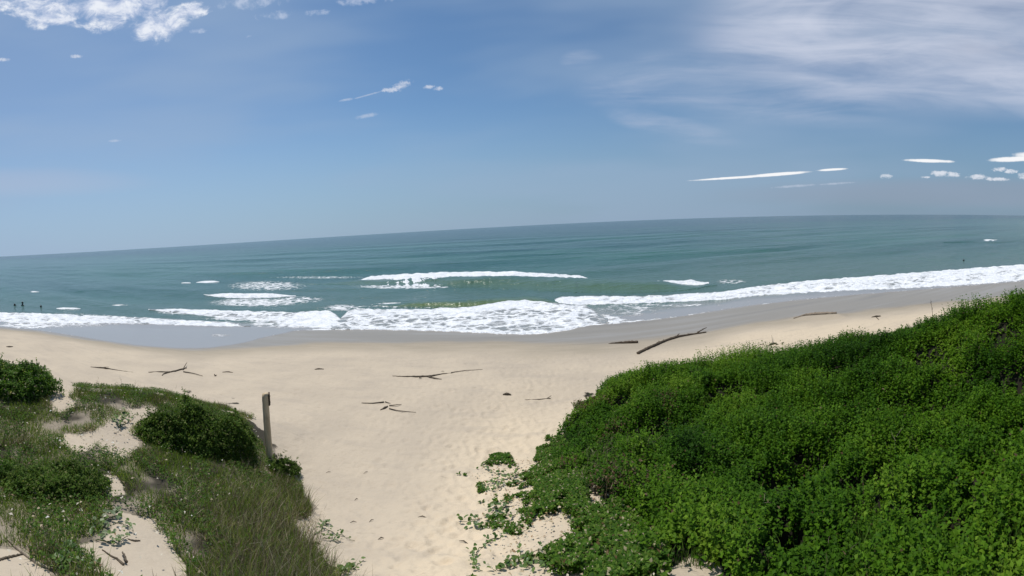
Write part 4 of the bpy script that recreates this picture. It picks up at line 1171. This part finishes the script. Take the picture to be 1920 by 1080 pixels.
driftwood('fallen_branch', 'thin flat twig on the sand near the right dune edge', 'branch', [(985, 749), (1010, 748.5), (1032, 747)], [.006, .010, .016], M_TWIG, [([(1026, 748, .01), (1034, 745, .05)], (.010, .006))], 8)
driftwood('driftwood_chunk', 'flat dark scrap on the sand above the post', 'driftwood', [(590, 693), (598, 693), (607, 693)], [.014, .032, .016], M_TWIG, (), 9)
driftwood('driftwood_chunk', 'small dark scrap right of the forked branch', 'driftwood', [(417, 699), (427, 698.5), (437, 699)], [.012, .024, .010], M_TWIG, (), 10)
driftwood('driftwood_chunk', 'tiny dark scrap just right of the forked branch tip', 'driftwood', [(402, 703), (404, 706), (406, 704)], [.016, .026, .012], M_TWIG, (), 11)
driftwood('driftwood_chunk', 'dark scrap on the sand at the far left edge under the surf', 'driftwood', [(12, 650), (18, 650.5), (24, 650)], [.02, .045, .02], M_TWIG, (), 12)
driftwood('driftwood_chunk', 'dark scrap of weed behind the crest near the lone stalk', 'driftwood', [(1634, 596), (1643, 595), (1651, 594)], [.02, .055, .03], M_TWIG, [([(1643, 596, .02), (1648, 601, .02)], (.022, .01))], 13)
driftwood('fallen_branch', 'dark seaweed clump on the sand just behind the scrub crest', 'debris', [(1440, 648), (1452, 645), (1459, 646)], [.014, .055, .02], M_TWIG, [([(1449, 645, .05), (1447, 634, .12)], (.010, .004)), ([(1425, 646, .01), (1432, 646, .01)], (.014, .01)), ([(1466, 645, .03), (1470, 644, .05)], (.022, .012))], 14)
M_SANDY = wood_mat('sand_step_wood', (0.20, 0.16, 0.12), (0.34, 0.28, 0.21), (4, 30, 30))
driftwood('driftwood_log', 'pale grey-brown log shape added for the shaded sand step beside the wet sand on the right', 'driftwood', [(1488, 600), (1512, 597.5), (1540, 595.5), (1569, 594)], [.03, .075, .085, .08, .06], M_SANDY, (), 20, ((.6, .03),))  # log added in place of the shaded face of a low sand step
# twigs at the lower left corner
def twig(label, pix, rad, mat, seed, br=()):
    return driftwood('dead_twig', label, 'twig', pix, rad, mat, br, seed)
twig('long bleached dead stem slanting down the sand at the lower left', [(12, 1012), (30, 1030), (48, 1045), (72, 1062), (104, 1078)], [.006, .012, .013, .012, .008], M_PALE, 31)
twig('curved dark twig on the sand at the left edge', [(-6, 1056), (16, 1052), (36, 1046), (46, 1042)], [.010, .011, .010, .006], M_TWIG, 32)
twig('short dark twig under the matted bush', [(134, 1018), (141, 1026), (148, 1034)], [.006, .011, .009], M_TWIG, 33)
twig('thin twin-ended dark twig on the bare sand patch', [(192, 1034), (210, 1046), (222, 1054), (232, 1063)], [.005, .007, .010, .012], M_TWIG, 34, [([(230, 1042, .02), (234, 1052, .03), (238, 1062, .02)], (.006, .012))])
twig('short dark stick at the right end of the pale speckled plant', [(240, 1014), (252, 1017), (263, 1016)], [.005, .008, .007], M_TWIG, 35)
twig('fat bleached stick near the matted bush', [(82, 1026), (90, 1033), (96, 1036)], [.008, .018, .010], M_PALE, 36)
twig('pale bent stick among the dry brush above the path', [(510, 985), (522, 1000), (532, 1010), (540, 1018)], [.006, .014, .014, .008], M_PALE, 37)
twig('short white stick in the grass of the left dune', [(407, 938), (411, 944), (415, 950)], [.007, .014, .008], M_PALE, 38)
twig('pale branching stick at the foot of the right dune', [(1112, 1037), (1120, 1052), (1128, 1066), (1138, 1078)], [.005, .009, .012, .010], M_PALE, 39, [([(1124, 1060, .02), (1136, 1058, .05), (1150, 1052, .06)], (.007, .004))])
twig('long pale stem lying across the herbs beside the path', [(985, 1046), (1010, 1036), (1035, 1020), (1060, 1004)], [.004, .006, .007, .005], M_PALE, 40)
twig('dark stick on the sand spill at the foot of the left dune', [(585, 1017), (593, 1015), (601, 1018)], [.010, .016, .008], M_TWIG, 41)
# bits of weed on the loose sand
rb_ = np.random.default_rng(77)
pts = [(563, 882, 'dark weed scrap on the sand just right of the clump below the post'), (616, 888, 'lone dark weed scrap on the sand a step right of the post foot'),
       (686, 888, 'weed scrap on the upper left side of the trodden path'), (668, 937, 'weed scrap beside the path level with the middle of the left dune slope'),
       (662, 978, 'larger weed scrap near the straggling plant at the left path edge'), (696, 977, 'weed scrap right of the straggling plant, nearer the path middle'),
       (792, 973, 'single dark scrap in the middle of the trodden path'), (870, 1020, 'scrap of weed left of the curved leafy runner on the path'),
       (714, 1008, 'lowest weed scrap on the left half of the path'), (830, 697, 'tiny scrap beyond the long flat branch on the middle beach'),
       (500, 753, 'faint scrap on the beach just behind the post top'), (1040, 831, 'scrap on the sand against the left edge of the right-hand scrub')]
for i, (px_, py_, lab) in enumerate(pts):
    p_ = hit(px_, py_); a = rb_.uniform(-.7, .7) + math.atan2(p_[0], p_[1]); l_ = rb_.uniform(.03, .07)
    d = np.array([math.cos(a), -math.sin(a), 0])
    o = tube_obj('weed_scrap', [tube([(-d * l_), (d * 0 + np.array([0, .01, .012])), (d * l_)], [.002, rb_.uniform(.004, .008), .002], 6, .1, rb_)], M_TWIG)
    o.location = p_ + np.array([0, 0, .006])
    prop(o, lab, 'debris', 'scraps of weed on the sand')

# ---- bare stalks standing behind the crest
def stalk(label, bpx, bpy_, tpx, tpy, rad, seed, side=(), tuft=True):
    nr = np.random.default_rng(seed)
    b_ = hit(bpx, bpy_); r0 = math.hypot(b_[0], b_[1])
    t_ = np.array(pt(tpx, tpy, r0))
    root = empty('dead_stalk', b_)
    prop(root, label, 'stalk')
    p_ = densify([b_ - np.array([0, 0, .05]), b_ * .6 + t_ * .4, t_], 9, nr, .006)
    tube_obj('stem', [tube(p_, np.linspace(rad, rad * .4, 9), 6)], M_TWIG, root, b_)
    for q, dx_, dz_ in side:
        c_ = b_ * (1 - q) + t_ * q
        tube_obj('twig', [tube([c_, c_ + np.array([dx_ * .5, 0, dz_ * .7]), c_ + np.array([dx_, 0, dz_])], [rad * .6, rad * .5, rad * .3], 5)], M_TWIG, root, b_)
    if tuft:
        v = nr.normal(0, 1, (60, 3)); d = unit(v)
        parts = [leaf_arrays(np.tile([[0, 0, (t_ - b_)[2] * .16]], (60, 1)) + d * .03, d, nr.uniform(.04, .08, 60), nr.uniform(.02, .03, 60), pick(nr, 60, [(.05, .035, .02), (.10, .07, .04)], [.6, .4]), nr)]
        prop(foliage('dead_leaves', parts, M_DRYG, root), kind='stuff')
stalk('tall thin bare stalk standing behind the scrub crest on the right', 1751, 607, 1745, 562, .014, 1, ((.75, -.10, .16), (.55, .07, .12), (.88, .05, .06)))
stalk('short dark stub standing at the right end of the scrub crest', 1886, 562, 1885, 549, .03, 2, ((.6, .05, .05),), False)

# ------------------------------------------------------------------ people in the water
def person(label, px_, py_, pose, seed, face=0.0):
    a, r = ray_r(px_, py_)
    a, r = float(a[0]), float(r[0])
    root = empty('person', (r * math.sin(a), r * math.cos(a), 0), -a + face)
    prop(root, label, 'person')
    if pose == 'stand':      # chest-deep, arms down and out in the water
        dz_ = -1.30
        J = {'pelvis': (0, 0, .95), 'waist': (0, 0, 1.10), 'chest': (0, .01, 1.32), 'neck': (0, .01, 1.50), 'jaw': (0, -.01, 1.58), 'head': (0, 0, 1.66), 'crown': (0, .01, 1.74),
             'shl': (-.19, 0, 1.42), 'ell': (-.30, -.06, 1.18), 'wrl': (-.26, -.24, 1.04), 'hal': (-.25, -.32, 1.02), 'shr': (.19, 0, 1.42), 'elr': (.31, -.04, 1.17), 'wrr': (.29, -.22, 1.02), 'har': (.28, -.30, 1.0),
             'hil': (-.10, 0, .90), 'knl': (-.11, -.02, .50), 'anl': (-.12, .02, .09), 'tol': (-.12, -.13, .03), 'hir': (.10, 0, .90), 'knr': (.11, -.02, .50), 'anr': (.12, .02, .09), 'tor': (.13, -.13, .03)}
    elif pose == 'crouch':   # leaning forward along the water, arms reaching ahead
        dz_ = -.18
        J = {'pelvis': (.50, 0, -.02), 'waist': (.34, 0, .04), 'chest': (.12, 0, .12), 'neck': (-.07, 0, .20), 'jaw': (-.14, 0, .24), 'head': (-.18, 0, .29), 'crown': (-.21, 0, .37),
             'shl': (-.02, -.19, .16), 'ell': (-.22, -.26, .06), 'wrl': (-.44, -.24, .06), 'hal': (-.52, -.23, .07), 'shr': (-.02, .19, .16), 'elr': (-.20, .28, .05), 'wrr': (-.40, .30, .04), 'har': (-.48, .30, .04),
             'hil': (.56, -.10, -.04), 'knl': (.92, -.12, -.12), 'anl': (1.30, -.12, -.10), 'tol': (1.45, -.12, -.12), 'hir': (.56, .10, -.04), 'knr': (.92, .12, -.12), 'anr': (1.30, .12, -.10), 'tor': (1.45, .12, -.12)}
    RD = {'pelvis': .145, 'waist': .13, 'chest': .155, 'neck': .058, 'jaw': .075, 'head': .098, 'crown': .075, 'sh': .075, 'el': .046, 'wr': .034, 'ha': .042, 'hi': .10, 'kn': .062, 'an': .042, 'to': .036}
    names = list(J)
    E_ = [('pelvis', 'waist'), ('waist', 'chest'), ('chest', 'neck'), ('neck', 'jaw'), ('jaw', 'head'), ('head', 'crown')]
    for s in 'lr':
        E_ += [('chest', 'sh' + s), ('sh' + s, 'el' + s), ('el' + s, 'wr' + s), ('wr' + s, 'ha' + s), ('pelvis', 'hi' + s), ('hi' + s, 'kn' + s), ('kn' + s, 'an' + s), ('an' + s, 'to' + s)]
    me = bpy.data.meshes.new('body')
    me.from_pydata([(J[k][0], J[k][1], J[k][2] + dz_) for k in names], [(names.index(p_), names.index(q)) for p_, q in E_], [])
    me.update()
    o = link('body', me, M_SUIT, root, smooth=False)
    sk = o.modifiers.new('skin', 'SKIN'); sk.use_smooth_shade = True
    sd = o.modifiers.new('sub', 'SUBSURF'); sd.levels = 2; sd.render_levels = 2
    for i, k in enumerate(names):
        rr = RD.get(k, RD.get(k[:2], .05))
        me.skin_vertices[0].data[i].radius = (rr, rr * (.78 if k in ('chest', 'waist', 'pelvis') else 1))
    me.skin_vertices[0].data[0].use_root = True
    # hair and face
    h = np.array(J['head']) + np.array([0, 0, dz_])
    fw = np.array([0, -1, 0]) if pose != 'crouch' else np.array([-1, 0, 0])
    bm = bmesh.new(); bmesh.ops.create_icosphere(bm, subdivisions=3, radius=1)
    for v in list(bm.verts):
        if v.co.z < -.25 - .5 * float(np.dot(np.array(v.co), -fw)): bm.verts.remove(v)
    for v in bm.verts:
        q = np.array(v.co); v.co = Vector(h + np.array([0, 0, .035]) - fw * .012 + q * np.array([.107, .115, .118]))
    me2 = bpy.data.meshes.new('hair'); bm.to_mesh(me2); bm.free()
    link('hair', me2, M_HAIR, root)
    bm = bmesh.new(); bmesh.ops.create_icosphere(bm, subdivisions=3, radius=1)
    for v in bm.verts:
        q = np.array(v.co); f_ = float(np.dot(q, fw))
        sx = np.array([.078, .078, .105])
        p_ = q * sx + fw * (.035 + (.028 * math.exp(-((q[2] + .05) ** 2 + (q @ np.cross(fw, [0, 0, 1])) ** 2) * 40) if f_ > 0 else 0))
        for e in (-.4, .4):
            if f_ > 0: p_ -= fw * .010 * math.exp(-((q[2] - .2) ** 2 + (q @ np.cross(fw, [0, 0, 1]) - e) ** 2) * 50)
        if f_ > 0: p_ -= fw * .006 * math.exp(-((q[2] + .5) ** 2 * 120 + (q @ np.cross(fw, [0, 0, 1])) ** 2 * 10))
        v.co = Vector(h + np.array([0, 0, -.02]) + p_)
    me3 = bpy.data.meshes.new('face'); bm.to_mesh(me3); bm.free()
    link('face', me3, M_SKIN, root)
    return root
person('surfer in a black wetsuit standing chest-deep in the sea at the left', 42.5, 574, 'stand', 1, 2.2)
person('dark figure leaning low in the water left of the standing surfer', 30.5, 573.3, 'crouch', 2)
def swimmer(label, px_, py_, sink, seed):
    o = person(label, px_, py_, 'stand', seed, 2.6)
    o.location.z -= sink
swimmer('lone swimmer with only a dark head showing near the left surf', 77, 577.5, .22, 3)
swimmer('distant swimmer with only a head showing far out on the right', 1807, 487.5, .42, 4)
